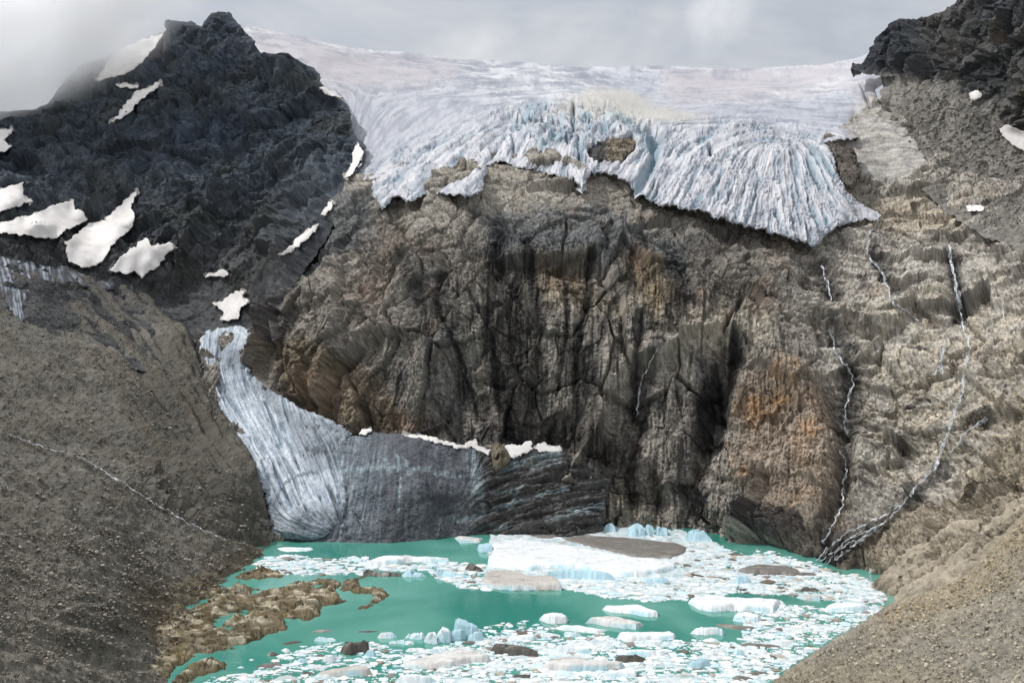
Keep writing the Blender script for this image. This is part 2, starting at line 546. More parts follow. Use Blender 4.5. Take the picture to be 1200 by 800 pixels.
BULGE = [([(840, 420), (905, 415), (960, 440), (985, 520), (985, 600), (940, 640), (870, 640), (850, 560)], 9), ([(755, 395), (840, 400), (850, 440), (820, 540), (800, 600), (760, 580), (745, 480)], 7),
         ([(718, 562), (742, 556), (742, 610), (722, 614)], 5), ([(738, 580), (752, 576), (770, 600), (766, 614), (742, 614)], 4), ([(300, 370), (380, 320), (440, 360), (450, 470), (400, 500), (340, 450)], 8),
         ([(460, 280), (520, 300), (540, 420), (520, 500), (440, 490), (430, 380)], 5), ([(640, 310), (680, 310), (672, 500), (640, 500)], 4), ([(850, 610), (880, 608), (890, 645), (845, 640)], 4), ([(1000, 500), (1028, 520), (1020, 590), (995, 590)], 5),
         ([(695, 360), (740, 360), (738, 500), (690, 500)], 3), ([(1050, 300), (1110, 290), (1118, 370), (1060, 360)], 5), ([(860, 590), (905, 600), (945, 625), (940, 645), (890, 640)], 4)]
S = Sheet(CLIFF, base, step=0.9, jitter=3, seed=3)
cliff = S
U, V = S.U, S.V
for poly, amt in BULGE:
    s_, _, _ = sdf(U, V, poly)
    S.P = S.P + S.N * (amt * np.sqrt(sstep(0, 26, s_)))[..., None]
right = sstep(880, 1010, U) * sstep(640, 560, V)
mid = sstep(540, 600, U) * (1 - sstep(880, 960, U))
lic_c = flow_lic((200, 105, 1440, 720), [[(300, 350), (400, 270), (500, 235)], [(330, 420), (430, 330), (520, 300)], [(400, 490), (470, 410)], [(590, 270), (588, 500)], [(520, 320), (550, 480)],
                 [(680, 290), (675, 520)], [(750, 310), (745, 540)], [(520, 240), (620, 228), (700, 240), (850, 275), (950, 290)], [(850, 430), (840, 600)], [(900, 440), (915, 600)], [(960, 360), (1060, 385), (1190, 340)],
                 [(1000, 300), (1100, 280), (1200, 300)], [(1010, 450), (1080, 480), (1150, 430)], [(1000, 580), (1090, 520)], [(730, 540), (740, 610)], [(1180, 240), (1250, 330)]], 22, 1.3, 11)
lic_f = flow_lic((200, 105, 1440, 720), [[(300, 350), (400, 270), (500, 235)], [(330, 420), (430, 330), (520, 300)], [(590, 270), (588, 500)], [(680, 290), (675, 520)], [(750, 310), (745, 540)],
                 [(520, 240), (700, 240), (950, 290)], [(850, 430), (840, 600)], [(900, 440), (915, 600)], [(960, 360), (1060, 385), (1190, 340)], [(1000, 300), (1200, 300)], [(1010, 450), (1080, 480), (1150, 430)]], 60, 3.2, 12)
Q = S.P0.copy()
wq = np.stack([fbm(Q / 30, 3, 90), fbm(Q / 30 + 9, 3, 91), fbm(Q / 30 + 31, 3, 92)], -1) * 5
Qs = (Q + wq) * np.array([1, 1, 0.55])
Qh = (Q + wq * .6) * np.array([0.6, 0.8, 1.35]) + Q[..., :1] * np.array([0, 0, 0.35])


def both(size, seed, soft):
    a_, b_ = facet(Qs / size, seed, soft * .4), facet(Qh / size, seed, soft * .3)
    return [x * (1 - right) + y * right for x, y in zip(a_, b_)]


fo, ro, eo = both(52, 20, .16)
fa, ra, ea = both(24, 21, .16)
fb, rb, eb = both(10, 22, .14)
fc, rc, ec = both(4.2, 23, .1)
fd, rd, ed = facet(Q / 1.7, 24)
big = fbm(Qs / 60, 3, 25)
hz_ = (Q[:, 2] + .22 * Q[:, 0] + 6 * fbm(Q / 25, 3, 27)) / 9.0        # dipping beds: broken ledges
ledge = np.minimum((hz_ - np.floor(hz_)) ** 3, (1 - hz_ + np.floor(hz_)) / .12) * sstep(-.1, .35, fbm(Q / 20, 3, 28))
disp = 7 * big + 11 * fo + 6 * fa + 2.2 * fb + .8 * fc + 0.45 * fd + 0.25 * lic_c(U, V) + 0.4 * lic_f(U, V) + .9 * fbm(Q / 2.2, 3, 26) - 3.2 * ledge * (.3 + right) - .8 * sstep(.06, 0, ea) - .3 * sstep(.07, 0, eb)
top = sstep(300, 235, V + 0 * U) * (1 - right)
disp *= 1 - 0.35 * top
wob = np.stack([U / 14, V / 14, 0 * U], -1)
Uw, Vw = U + 5 * fbm(wob, 3, 41), V + 5 * fbm(wob + 40, 3, 42)
for pts, w, dep in CUTS:
    d_, t_ = line_dist(Uw, Vw, pts)
    disp -= .45 * dep * np.exp(-(d_ / w) ** 2)
dusty = poly_mask(U, V, [(985, 150), (1010, 132), (1034, 122), (1052, 142), (1076, 160), (1098, 179), (1088, 198), (1060, 208), (1030, 212), (1008, 206), (1004, 184), (990, 170)], 5, 9, 9)
disp *= 1 - .75 * dusty
S.displace(disp * sstep(0, 6, S.sd + 8))
stain_shade = np.zeros(U.shape)
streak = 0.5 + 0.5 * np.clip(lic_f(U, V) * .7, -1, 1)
for pts, w, s_ in STAIN_SHADE:
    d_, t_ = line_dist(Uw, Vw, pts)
    stain_shade = np.maximum(stain_shade, s_ * sstep(1.9, 0.5, d_ / (w * 1.1)) * np.clip(0.62 + 0.7 * streak, 0, 1) * sstep(-.02, .12, t_ + .02 + .1 * streak))
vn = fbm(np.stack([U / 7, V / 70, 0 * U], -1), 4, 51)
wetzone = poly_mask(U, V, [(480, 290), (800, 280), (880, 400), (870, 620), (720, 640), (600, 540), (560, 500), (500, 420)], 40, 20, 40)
stain_shade = np.maximum(stain_shade, 0.7 * wetzone * sstep(0.14, 0.34, vn))
lows = fbm(Q / 45, 4, 52)
lows2 = fbm(Q / 18, 4, 53)
c = mix(lin(112, 107, 100)[None], lin(154, 147, 138)[None], np.clip(.5 + 1.3 * lows, 0, 1))
c = mix(c, lin(88, 85, 84), .8 * sstep(0.0, .5, lows2))
c = mix(c, lin(180, 174, 164), right * np.clip(.62 + 1.2 * lows2, 0, 1))
c = mix(c, lin(162, 155, 144), top * .65)
for poly, col_, m_ in [([(385, 235), (445, 225), (430, 275), (350, 345), (305, 345), (320, 310)], (94, 98, 101), .75), ([(560, 250), (700, 243), (810, 280), (800, 335), (690, 305), (580, 295)], (92, 97, 100), .75),
                       ([(618, 290), (690, 300), (700, 350), (640, 352)], (122, 106, 84), .7), ([(722, 300), (765, 300), (790, 350), (772, 395), (742, 345)], (124, 108, 84), .7), ([(470, 300), (520, 330), (560, 430), (540, 500), (500, 480), (490, 380)], (108, 108, 104), .6),
                       ([(770, 375), (850, 362), (910, 372), (905, 410), (800, 418), (768, 402)], (168, 160, 146), .75), ([(300, 400), (360, 400), (440, 440), (480, 500), (400, 505), (340, 470)], (120, 104, 82), .6), ([(640, 345), (740, 350), (735, 372), (650, 368)], (158, 148, 132), .6),
                       ([(300, 345), (340, 350), (335, 400), (300, 390)], (76, 74, 78), .7), ([(700, 560), (770, 560), (770, 615), (705, 615)], (128, 120, 106), .5)]:
    c = mix(c, lin(*col_), m_ * poly_mask(U, V, poly, 14, 12, 14))
spot = sstep(.1, .45, fbm(Q / 9 + 40, 4, 58))
for (pu_, pv_, pr_) in [(458, 291, 22), (430, 345, 26), (505, 300, 12), (514, 382, 14), (372, 462, 26), (345, 455, 14), (478, 500, 20), (505, 345, 10), (745, 300, 16), (905, 300, 14), (890, 365, 18), (960, 470, 20)]:
    c = mix(c, lin(138, 100, 74), .5 * np.clip(.35 + spot, 0, 1) * np.exp(-(np.hypot(U - pu_, V - pv_) / pr_) ** 2))
ora = poly_mask(U, V, [(875, 440), (930, 430), (985, 500), (1000, 560), (985, 620), (900, 610), (870, 560), (862, 480)], 20, 14, 20)
rust = sstep(.02, .42, fbm(Q / 13 + 5, 4, 54))
c = mix(c, lin(158, 124, 88), np.clip(ora * (0.3 + .6 * rust), 0, 1) * .85)
c = mix(c, lin(132, 106, 84), .35 * rust * sstep(.05, .35, fbm(Q / 40 + 77, 3, 55)))
rustr = poly_mask(U, V, [(1010, 230), (1080, 225), (1130, 260), (1060, 275), (1010, 262)], 12, 10, 16)
c = mix(c, lin(186, 174, 156), .75 * rustr)
pale2 = poly_mask(U, V, [(1000, 370), (1200, 330), (1290, 420), (1290, 520), (1150, 560), (1040, 560), (1000, 470)], 30, 20, 25)
c = mix(c, lin(188, 178, 160), pale2 * np.clip(.3 + 1.4 * fbm(Q / 9, 4, 57), 0, .8))
blk = poly_mask(U, V, [(850, 604), (880, 590), (905, 600), (945, 612), (950, 632), (925, 642), (895, 630), (865, 620)], 3, 5, 8)
c = mix(c, lin(46, 45, 46), .85 * blk)
scr = poly_mask(U, V, [(1010, 690), (960, 662), (1010, 630), (1060, 590), (1100, 590), (1200, 470), (1290, 440), (1290, 720), (1050, 720)], 5, 6, 14)
c = mix(c, lin(146, 136, 120), scr * .9)
grv = poly_mask(U, V, [(890, 645), (960, 620), (1010, 632), (1000, 650), (965, 668), (920, 660)], 8, 6, 10)
c = mix(c, lin(84, 78, 72), .8 * grv)
grain = .55 * perlin(Q / 1.3, 56) + .5 * perlin(Q / .7, 59)
c = tone(c, (1 + .15 * (ra - .5) + .16 * (rb - .5) + .2 * (rc - .5) + .22 * (rd - .5) + grain) * (1 + .1 * np.clip(lic_c(U, V), -2, 2)))
c = tone(c, 1 - .45 * sstep(.05, 0.0, ea) - .24 * sstep(.055, 0, eb))
qd = np.stack([U / 16, V / 5, 0 * U], -1)
c = mix(c, mix(lin(148, 145, 142)[None], lin(192, 188, 182)[None], sstep(-.25, .3, fbm(qd, 4, 97))), .9 * dusty * sstep(-.45, .0, fbm(qd * .8 + 7, 4, 98)))
c = mix(c, lin(12, 14, 20), np.clip(stain_shade, 0, 1) * .97)  # black of the wet streaks, and of the overhang shade painted with them
o = S.build('cliff', M_ROCK, {'tint': c, 'wet': np.clip(stain_shade, 0, 1)}, land=True)  # the roughness mask also covers the painted overhang shade
tag(o, 'brown and grey glacier-worn rock headwall streaked with black water stains above the lake', None, None, 'structure')

# ---- dark peak ------------------------------------------------------------------------------------------------------
PEAK = [(-250, 160), (-90, 146), (-20, 138), (0, 131), (40, 128), (55, 122), (62, 112), (81, 88), (101, 75), (127, 67), (150, 54), (172, 45), (188, 40), (197, 34), (203, 29), (210, 26), (225, 25), (236, 31), (240, 26), (244, 20),
        (248, 15), (255, 13), (262, 15), (267, 13), (272, 17), (276, 24), (280, 29), (285, 33), (290, 40), (300, 49), (294, 58), (288, 66), (297, 63), (311, 61), (325, 64), (337, 69), (348, 70), (360, 77), (368, 80), (375, 86), (376, 96), (383, 104), (392, 110), (401, 117),
        (408, 123), (411, 133), (413, 145), (416, 157), (422, 164), (430, 172), (424, 192), (410, 212), (400, 240), (385, 280), (350, 330), (310, 380), (270, 420), (220, 450), (150, 430), (60, 400), (-90, 380), (-250, 370)]
S = Sheet(PEAK, base, step=1.0, jitter=2.2, jscale=7, seed=8, curl=4)
U, V, Q = S.U, S.V, S.P0
wq = np.stack([fbm(Q / 60, 3, 60), fbm(Q / 60 + 9, 3, 61), fbm(Q / 60 + 31, 3, 62)], -1) * 25
wq *= .5
Qp = (Q + wq) @ np.array([[.8, .2, .3], [-.2, .9, .2], [-.35, 0, .6]])
fa, ra, ea = facet(Qp / 60, 63, .16)
fb, rb, eb = facet(Qp / 24, 64, .16)
fc, rc, ec = facet(Qp / 9, 65, .14)
fd, rd, ed = facet(Q / 4, 66)
low = sstep(300, 360, V)
disp = (9 * fbm(Q / 120, 3, 67, ridged=True) + 15 * fa + 8 * fb + 3.2 * fc + 1.1 * fd + 2 * fbm(Q / 5, 3, 68)) * (1 - .75 * low)
S.displace(disp * sstep(-2, 14, S.sd))
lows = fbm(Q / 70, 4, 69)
c = mix(lin(60, 67, 77)[None], lin(84, 90, 96)[None], np.clip(.5 + 1.3 * lows, 0, 1))  # dark rock, its tint lifted towards blue to paint in air haze
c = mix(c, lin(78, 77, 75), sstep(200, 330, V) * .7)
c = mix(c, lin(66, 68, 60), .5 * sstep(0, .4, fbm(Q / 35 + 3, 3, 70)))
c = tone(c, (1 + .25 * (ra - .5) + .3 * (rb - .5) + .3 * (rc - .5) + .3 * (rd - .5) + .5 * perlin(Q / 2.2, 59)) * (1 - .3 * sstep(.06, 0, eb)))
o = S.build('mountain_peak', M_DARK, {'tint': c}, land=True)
tag(o, 'dark jagged rock peak with snow patches rising left of the glacier', None, None, 'structure')
peak = S

# ---- left moraine -----------------------------------------------------------------------------------------------------
MOR = [(-250, 316), (-120, 318), (0, 322), (60, 318), (110, 322), (160, 335), (205, 380), (232, 385), (234, 420), (243, 445), (256, 475), (276, 505), (297, 537), (305, 560), (312, 590), (318, 624), (322, 640), (310, 668), (250, 720),
       (215, 770), (215, 840), (180, 880), (-250, 880)]
S = Sheet(MOR, lambda u, v: base(u, v) - 1.5, step=1.0, jitter=4, jscale=14, seed=12)
U, V, Q = S.U, S.V, S.P0
lic_m = flow_lic((-260, 300, 340, 890), [[(60, 330), (150, 400), (250, 520), (305, 600)], [(0, 420), (100, 480), (200, 560), (300, 625)], [(220, 400), (255, 490), (300, 590)], [(0, 600), (120, 640), (240, 690)], [(0, 720), (180, 770)],
                                         [(150, 350), (200, 400), (220, 450)]], 90, 5, 31)
fa, ra, ea = facet(Q / 14, 71)
fb, rb, eb = facet(Q / 4.5, 72)
fc, rc, ec = facet(Q / 1.6, 73)
near = S.D / 250
disp = 5 * fbm(Q / 60, 3, 74) + .7 * lic_m(U, V) * near + 0.25 * fa + .28 * fb + .3 * fc + .8 * fbm(Q / 7, 4, 75)
d_, _ = line_dist(U + 4 * fbm(Q / 8, 2, 76), V, [(8, 507), (67, 528), (112, 545), (150, 569), (202, 601), (262, 631), (300, 640)])
disp -= 2.2 * np.exp(-(d_ / 5) ** 2)
d2, _ = line_dist(U, V, [(176, 555), (186, 572), (196, 588), (215, 598)])
disp += 1.5 * np.exp(-(d2 / 9) ** 2) * fb * 2
d3, _ = line_dist(U, V, [(205, 395), (232, 440), (262, 500), (290, 550)])
disp += 3 * np.exp(-(d3 / 14) ** 2)
S.displace(disp * sstep(-4, 10, S.sd))
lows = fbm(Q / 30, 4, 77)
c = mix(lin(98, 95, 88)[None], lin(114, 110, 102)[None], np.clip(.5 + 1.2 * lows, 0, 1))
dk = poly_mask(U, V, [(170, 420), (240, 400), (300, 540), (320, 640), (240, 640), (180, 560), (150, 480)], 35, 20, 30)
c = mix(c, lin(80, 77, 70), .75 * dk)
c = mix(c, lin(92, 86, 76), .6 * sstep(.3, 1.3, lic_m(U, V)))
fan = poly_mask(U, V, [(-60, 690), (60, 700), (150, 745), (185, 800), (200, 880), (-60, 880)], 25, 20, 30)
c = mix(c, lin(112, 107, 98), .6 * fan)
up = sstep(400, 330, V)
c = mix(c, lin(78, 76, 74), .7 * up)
wetband = poly_mask(U, V, [(150, 700), (230, 670), (320, 635), (330, 660), (250, 720), (215, 770), (180, 760)], 10, 8, 12)
c = mix(c, lin(100, 88, 66), .5 * wetband)
spk = sstep(.35, .5, fbm(Q / 1.1, 2, 78))
c = tone(c, (1 + .12 * (ra - .5) + .2 * (rb - .5) + .4 * (rc - .5)))
c = mix(c, lin(150, 143, 132), .6 * spk * (rc > .72))
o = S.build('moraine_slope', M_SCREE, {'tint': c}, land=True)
tag(o, 'grey-brown stony moraine slope running down to the left shore of the lake', None, None, 'structure')
moraine = S

# ---- right shoulder: dark ridge above grey scree --------------------------------------------------------------------
RIDGE = [(996, 82), (1004, 78), (1012, 72), (1018, 62), (1022, 54), (1030, 40), (1040, 30), (1054, 23), (1070, 22), (1088, 19), (1104, 14), (1116, 5), (1126, -6), (1160, -26), (1290, -60), (1430, -80), (1430, 350), (1290, 325), (1200, 300), (1150, 275), (1110, 250), (1080, 222),
         (1092, 200), (1078, 175), (1060, 150), (1040, 128), (1030, 108), (1052, 92), (1030, 90), (1010, 86)]
S = Sheet(RIDGE, lambda u, v: base(u, v) - 2, step=1.0, jitter=5, jscale=9, seed=15, curl=4)
U, V, Q = S.U, S.V, S.P0
rockm = poly_mask(U, V, [(980, 90), (1035, 86), (1060, 88), (1090, 96), (1120, 92), (1128, 108), (1160, 118), (1180, 140), (1300, 190), (1300, -90), (980, -90)], 8, 8, 12)
wq = np.stack([fbm(Q / 50, 3, 80), fbm(Q / 50 + 9, 3, 81), fbm(Q / 50 + 31, 3, 82)], -1) * 20
Qr = (Q + wq) @ np.array([[.9, 0, .4], [0, .9, 0], [-.6, 0, .7]])
fa, ra, ea = facet(Qr / 40, 83, .16)
fb, rb, eb = facet(Qr / 15, 84, .14)
fc, rc, ec = facet(Qr / 6, 85)
fd, rd, ed = facet(Q / 2.6, 86)
disp = rockm * (11 * fa + 7 * fb + 2 * fc) + (.9 * fc + .8 * fd) + 3 * fbm(Q / 40, 3, 87) + .8 * fbm(Q / 6, 3, 88)
S.displace(disp * sstep(-2, 12, S.sd))
c = mix(lin(128, 124, 118)[None], lin(110, 107, 102)[None], np.clip(.5 + 1.6 * fbm(Q / 30, 4, 89), 0, 1))
rk = mix(lin(64, 66, 68)[None], lin(98, 95, 90)[None], np.clip(.35 + 1.5 * fbm(Qr / 25, 4, 93), 0, 1))
rk = mix(rk, lin(122, 106, 88), .6 * sstep(.15, .5, fbm(Q / 22 + 8, 3, 94)) * sstep(1080, 1140, U))
rk = mix(rk, lin(56, 59, 64), .75 * sstep(1110, 1040, U))
c = mix(c, rk, rockm)
c = tone(c, 1 + .2 * (ra - .5) + .28 * (rb - .5) + .35 * (rc - .5) + .4 * (rd - .5))
o = S.build('mountain_shoulder', M_DARK, {'tint': c}, land=True)
tag(o, 'dark rocky ridge with grey scree below it at the right edge of the glacier', None, None, 'structure')
ridge = S

# ---- right foreground moraine -----------------------------------------------------------------------------------------
MOUND = [(893, 812), (898, 800), (905, 793), (918, 786), (935, 776), (958, 760), (980, 746), (1000, 731), (1020, 719), (1042, 706), (1060, 700), (1075, 696), (1100, 689), (1131, 673), (1150, 655), (1165, 635), (1185, 615),
         (1200, 600), (1290, 520), (1430, 430), (1430, 890), (870, 890), (880, 840)]
mound_d = TPS([(900, 800, 201), (880, 850, 177), (935, 776, 213), (980, 746, 231), (1040, 707, 262), (1200, 800, 112), (1100, 690, 238), (1131, 672, 226), (1165, 632, 222), (1200, 610, 205), (1100, 750, 170), (1000, 800, 166), (1100, 800, 140),
               (1200, 700, 150), (1290, 520, 190), (1290, 700, 115), (1290, 890, 75), (1430, 430, 175), (1430, 890, 60), (900, 890, 160)])
S = Sheet(MOUND, mound_d, step=1.0, jitter=3, jscale=8, seed=18)
U, V, Q = S.U, S.V, S.P0
fa, ra, ea = facet(Q / 5, 101)
fb, rb, eb = facet(Q / 1.8, 102)
fc, rc, ec = facet(Q / .7, 103)
disp = 1.6 * fbm(Q / 25, 3, 104) + .3 * fa + .28 * fb + .16 * fc + .5 * fbm(Q / 4, 4, 105)
S.displace(disp * sstep(-3, 10, S.sd))
c = mix(lin(144, 138, 126)[None], lin(128, 123, 113)[None], np.clip(.5 + 1.6 * fbm(Q / 14, 4, 106), 0, 1))
org = np.clip(sstep(30, 5, S.sd) + .0, 0, 1)
c = mix(c, lin(160, 146, 120), .5 * sstep(60, 10, S.sd) * sstep(1000, 1060, U))
lowp = poly_mask(U, V, [(890, 800), (940, 775), (1010, 765), (1120, 790), (1120, 900), (860, 900)], 20, 14, 20)
c = mix(c, lin(134, 125, 106), .6 * lowp)
c = tone(c, 1 + .15 * (ra - .5) + .35 * (rb - .5) + .5 * (rc - .5))
c = mix(c, lin(190, 178, 152), .55 * (rc > .9) * sstep(0, .3, fbm(Q / 5, 2, 107) + .2))
o = S.build('moraine_bank', M_SCREE, {'tint': c}, land=True)
tag(o, 'sunlit gravel bank sloping down to the right shore of the lake', None, None, 'structure')
mound = S

# ---- smooth clay slope behind it ---------------------------------------------------------------------------------------
CLAY = [(1010, 690), (1030, 668), (1060, 648), (1085, 628), (1110, 612), (1130, 605), (1170, 600), (1205, 570), (1290, 520), (1430, 440), (1430, 560), (1290, 640), (1160, 700), (1090, 715), (1045, 716), (1036, 700)]
S = Sheet(CLAY, lambda u, v: base(u, v) - 4.5, step=0.9, jitter=4, jscale=10, seed=19, profile=None)
U, V, Q = S.U, S.V, S.P0
lic_k = flow_lic((990, 400, 1440, 730), [[(1140, 610), (1090, 650), (1045, 690)], [(1170, 620), (1110, 665), (1060, 700)], [(1100, 620), (1030, 665)], [(1250, 560), (1180, 600)]], 40, 2.5, 33)
disp = 1.0 * lic_k(U, V) + 2.2 * fbm(Q / 20, 3, 111) + .5 * fbm(Q / 3, 3, 112)
S.displace(disp * sstep(-3, 8, S.sd) - 1.5 * sstep(12, 0, S.sd))
c = tone(np.broadcast_to(lin(164, 154, 138), U.shape + (3,)), 1 + .07 * lic_k(U, V) + .3 * fbm(Q / 9, 4, 113))
c = mix(c, lin(105, 98, 84), .7 * sstep(1050, 1025, U))
o = S.build('clay_slope', M_SCREE, {'tint': c}, land=True)
tag(o, 'smooth rilled clay slope between the waterfall gully and the gravel bank', None, None, 'structure')
# ------------------------------------------------------------------ ice
def rounded(T, w):
    return lambda s, u, v: T * np.sqrt(np.clip(1 - (1 - np.clip(s / w, 0, 1)) ** 2, 0, 1))


# ---- hanging glacier ---------------------------------------------------------------------------------------------------
GLAC = [(270, 60), (268, 36), (285, 31), (292, 33), (310, 37), (330, 41), (380, 51), (455, 59), (530, 67), (605, 72), (680, 78), (710, 80), (755, 78), (825, 79), (900, 81), (930, 80), (960, 77), (997, 69), (1025, 62),
        (1060, 80), (1070, 100), (1056, 92), (1040, 98), (1026, 106), (1030, 120), (1024, 130), (1034, 134), (1012, 143), (1020, 149), (1000, 156), (1006, 163), (985, 166), (966, 169), (974, 178), (980, 195), (984, 205), (991, 221),
        (1010, 237), (1033, 250), (1030, 257), (1014, 256), (997, 260), (980, 266), (970, 272), (962, 283), (954, 287), (944, 283), (930, 281), (911, 275), (892, 270), (874, 266), (850, 258), (838, 257), (824, 250), (804, 249),
        (790, 243), (777, 245), (760, 236), (749, 229), (740, 220), (717, 208), (702, 204), (692, 206), (687, 214), (684, 224), (681, 228), (678, 218), (672, 213), (657, 211), (650, 207), (642, 206), (634, 199), (624, 197), (612, 198), (605, 195),
        (596, 189), (590, 186), (580, 188), (571, 192), (568, 208), (567, 222), (558, 227), (545, 230), (530, 227), (515, 226), (503, 228), (492, 230), (486, 236), (477, 238), (468, 233), (461, 234), (452, 243), (446, 244), (440, 233), (434, 231),
        (436, 223), (424, 224), (410, 226), (401, 223), (410, 205), (424, 190), (400, 150), (380, 110), (340, 80)]
WINDOW = [(690, 170), (696, 163), (705, 164), (716, 158), (730, 158), (741, 156), (746, 163), (743, 171), (736, 179), (728, 186), (719, 186), (709, 184), (700, 186), (692, 180)]
gflow = [[(330, 50), (450, 78), (560, 97), (700, 108), (780, 118)], [(600, 120), (540, 150), (480, 190), (430, 232)], [(640, 125), (590, 150), (550, 190), (520, 226)], [(520, 115), (460, 150), (418, 200)], [(420, 100), (416, 150), (420, 190)],
         [(690, 130), (688, 170), (683, 224)], [(640, 135), (630, 170), (622, 196)], [(600, 140), (585, 185)], [(740, 195), (705, 203)], [(760, 150), (768, 185), (752, 228)], [(800, 160), (785, 200), (762, 240)], [(850, 165), (822, 215), (800, 247)],
         [(890, 165), (875, 215), (862, 262)], [(930, 165), (935, 220), (945, 282)], [(950, 165), (980, 220), (1022, 252)], [(770, 160), (800, 148), (850, 143), (930, 146), (985, 150)], [(780, 130), (860, 134), (1000, 132)],
         [(300, 36), (500, 66), (700, 82)], [(750, 84), (900, 86), (1000, 80)], [(1000, 150), (1040, 175), (1080, 192)], [(680, 100), (740, 120), (800, 132)], [(560, 105), (640, 115), (700, 118)]]
BB = (255, 20, 1110, 300)
g1 = flow_lic(BB, gflow, 22, 1.1, 41, 28)
g2 = flow_lic(BB, gflow, 24, 2.4, 42, 28)
g3 = flow_lic(BB, gflow, 30, 5.0, 43, 28)


def ice_edge(s, u, v):
    t = 9 - 10.5 * sstep(985, 1015, u) * sstep(110, 140, v)
    return t * np.sqrt(np.clip(1 - (1 - np.clip(s / 12, 0, 1)) ** 2, 0, 1))


S = Sheet(GLAC, glac, step=0.8, jitter=4, jscale=6, seed=22, curl=4, profile=ice_edge, jmask=lambda u, v: sstep(120, 170, v))
U, V, Q = S.U, S.V, S.P0
q2 = np.stack([U / 18, V / 18, 0 * U], -1)
wall = poly_mask(U, V, [(585, 128), (640, 120), (700, 122), (760, 135), (775, 160), (760, 190), (690, 215), (600, 200), (560, 240), (420, 260), (395, 220), (470, 165), (540, 150)], 14, 8, 16)
lobe = poly_mask(U, V, [(765, 160), (800, 145), (860, 140), (960, 150), (985, 180), (1010, 235), (1040, 255), (960, 300), (850, 280), (740, 240), (755, 200)], 12, 8, 16)
icefall = np.maximum(wall, lobe)
seracs, rs, es = facet(np.stack([U / 7, V / 9, 0 * U], -1) + .4 * fbm(q2, 3, 121)[..., None], 122)
crest = poly_mask(U, V, [(590, 132), (640, 122), (720, 124), (765, 150), (775, 170), (750, 160), (700, 150), (690, 172), (600, 162)], 8, 6, 10)
k = S.D / 520.0
wu, wv = 3.5 * fbm(q2 * 2.2 + 70, 3, 115), 3.5 * fbm(q2 * 2.2 + 90, 3, 116)
G1, G2, G3 = g1(U + wu * .5, V + wv * .5), g2(U + wu, V + wv), g3(U + wu, V + wv)
crev = sstep(.55, 1.6, -G2)                       # open furrows between the ice ribs
crev3 = sstep(.7, 1.7, -G3)
amp = np.clip(.75 + 1.5 * fbm(q2 * .9 + 12, 3, 128), .2, 1.5)
ser2, rs2, es2 = facet(np.stack([U / 4.5, V / 3.2, 0 * U], -1) + .5 * fbm(q2 * 2, 2, 129)[..., None], 130)
disp = .8 * icefall * (amp * (.34 * G1 + .55 * G2 + .55 * G3 - .9 * crev - 1.3 * crev3) + 1.1 * ser2 * sstep(-.25, .2, fbm(q2 * .7 + 33, 3, 119))) + (1 - icefall) * (.03 * G1 + .08 * G2 + .1 * G3) * sstep(70, 110, V) + 2.4 * crest * seracs + 5 * fbm(Q / 90, 2, 123)
s_, _, _ = sdf(U, V, WINDOW)
hole = sstep(-3, 3, s_ + 2 * fbm(q2 * 4, 2, 124))
disp -= 22 * hole
for pts, w, dep in [([(603, 152), (611, 148), (621, 151)], 3, 9), ([(600, 160), (603, 178)], 2, 4), ([(672, 120), (671, 135), (672, 150)], 2, 6), ([(677, 155), (680, 200)], 1.6, 4), ([(768, 165), (768, 185), (755, 212), (744, 226)], 5, 6), ([(775, 160), (762, 152), (750, 150)], 3, 4),
                    ([(800, 143), (850, 139), (920, 142), (975, 147)], 1.3, 2.5), ([(790, 150), (840, 146), (930, 151)], 1.2, 2.5), ([(1010, 100), (1020, 130), (1000, 140)], 2, 3), ([(832, 170), (833, 182)], 2.2, 6)]:
    d_, _ = line_dist(U + 2 * fbm(q2 * 2, 2, 125), V, pts)
    disp -= dep * np.exp(-(d_ / w) ** 2)
    crev3 = np.maximum(crev3, np.exp(-(d_ / w) ** 2))
S.displace(disp * np.where(S.sd > 0, 1, .6) * k)
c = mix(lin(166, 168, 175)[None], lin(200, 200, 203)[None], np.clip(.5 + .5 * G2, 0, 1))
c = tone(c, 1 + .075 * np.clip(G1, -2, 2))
c = mix(c, lin(128, 130, 142), .5 * sstep(.0, .4, fbm(q2 * 1.3 + 5, 4, 118)))
upper = (1 - icefall)
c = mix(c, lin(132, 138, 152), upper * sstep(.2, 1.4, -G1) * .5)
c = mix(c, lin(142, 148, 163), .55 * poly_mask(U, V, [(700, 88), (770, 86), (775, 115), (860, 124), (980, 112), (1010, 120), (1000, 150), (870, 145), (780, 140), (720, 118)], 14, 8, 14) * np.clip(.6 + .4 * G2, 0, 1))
c = mix(c, lin(152, 156, 168), .5 * poly_mask(U, V, [(395, 105), (560, 105), (600, 130), (520, 160), (440, 200), (410, 160)], 20, 10, 20) * np.clip(.7 + .3 * G1, 0, 1))
for poly, m in [([(300, 38), (345, 44), (400, 62), (530, 70), (545, 84), (520, 97), (470, 104), (400, 102), (375, 96), (372, 84), (340, 66), (300, 60)], .85),
                ([(776, 84), (900, 83), (1000, 72), (1010, 86), (965, 92), (930, 106), (890, 117), (838, 123), (790, 120), (774, 108), (782, 98)], .95), ([(925, 112), (1000, 92), (1060, 88), (1040, 100), (990, 106)], .8)]:
    c = mix(c, lin(182, 176, 180), m * .9 * poly_mask(U, V, poly, 9, 14, 18) * np.clip(.85 + .25 * G2, 0, 1))
c = mix(c, lin(192, 187, 176), .75 * poly_mask(U, V, [(690, 105), (730, 103), (760, 118), (800, 133), (830, 138), (790, 146), (740, 140), (690, 132), (640, 128), (670, 118)], 9, 8, 12))
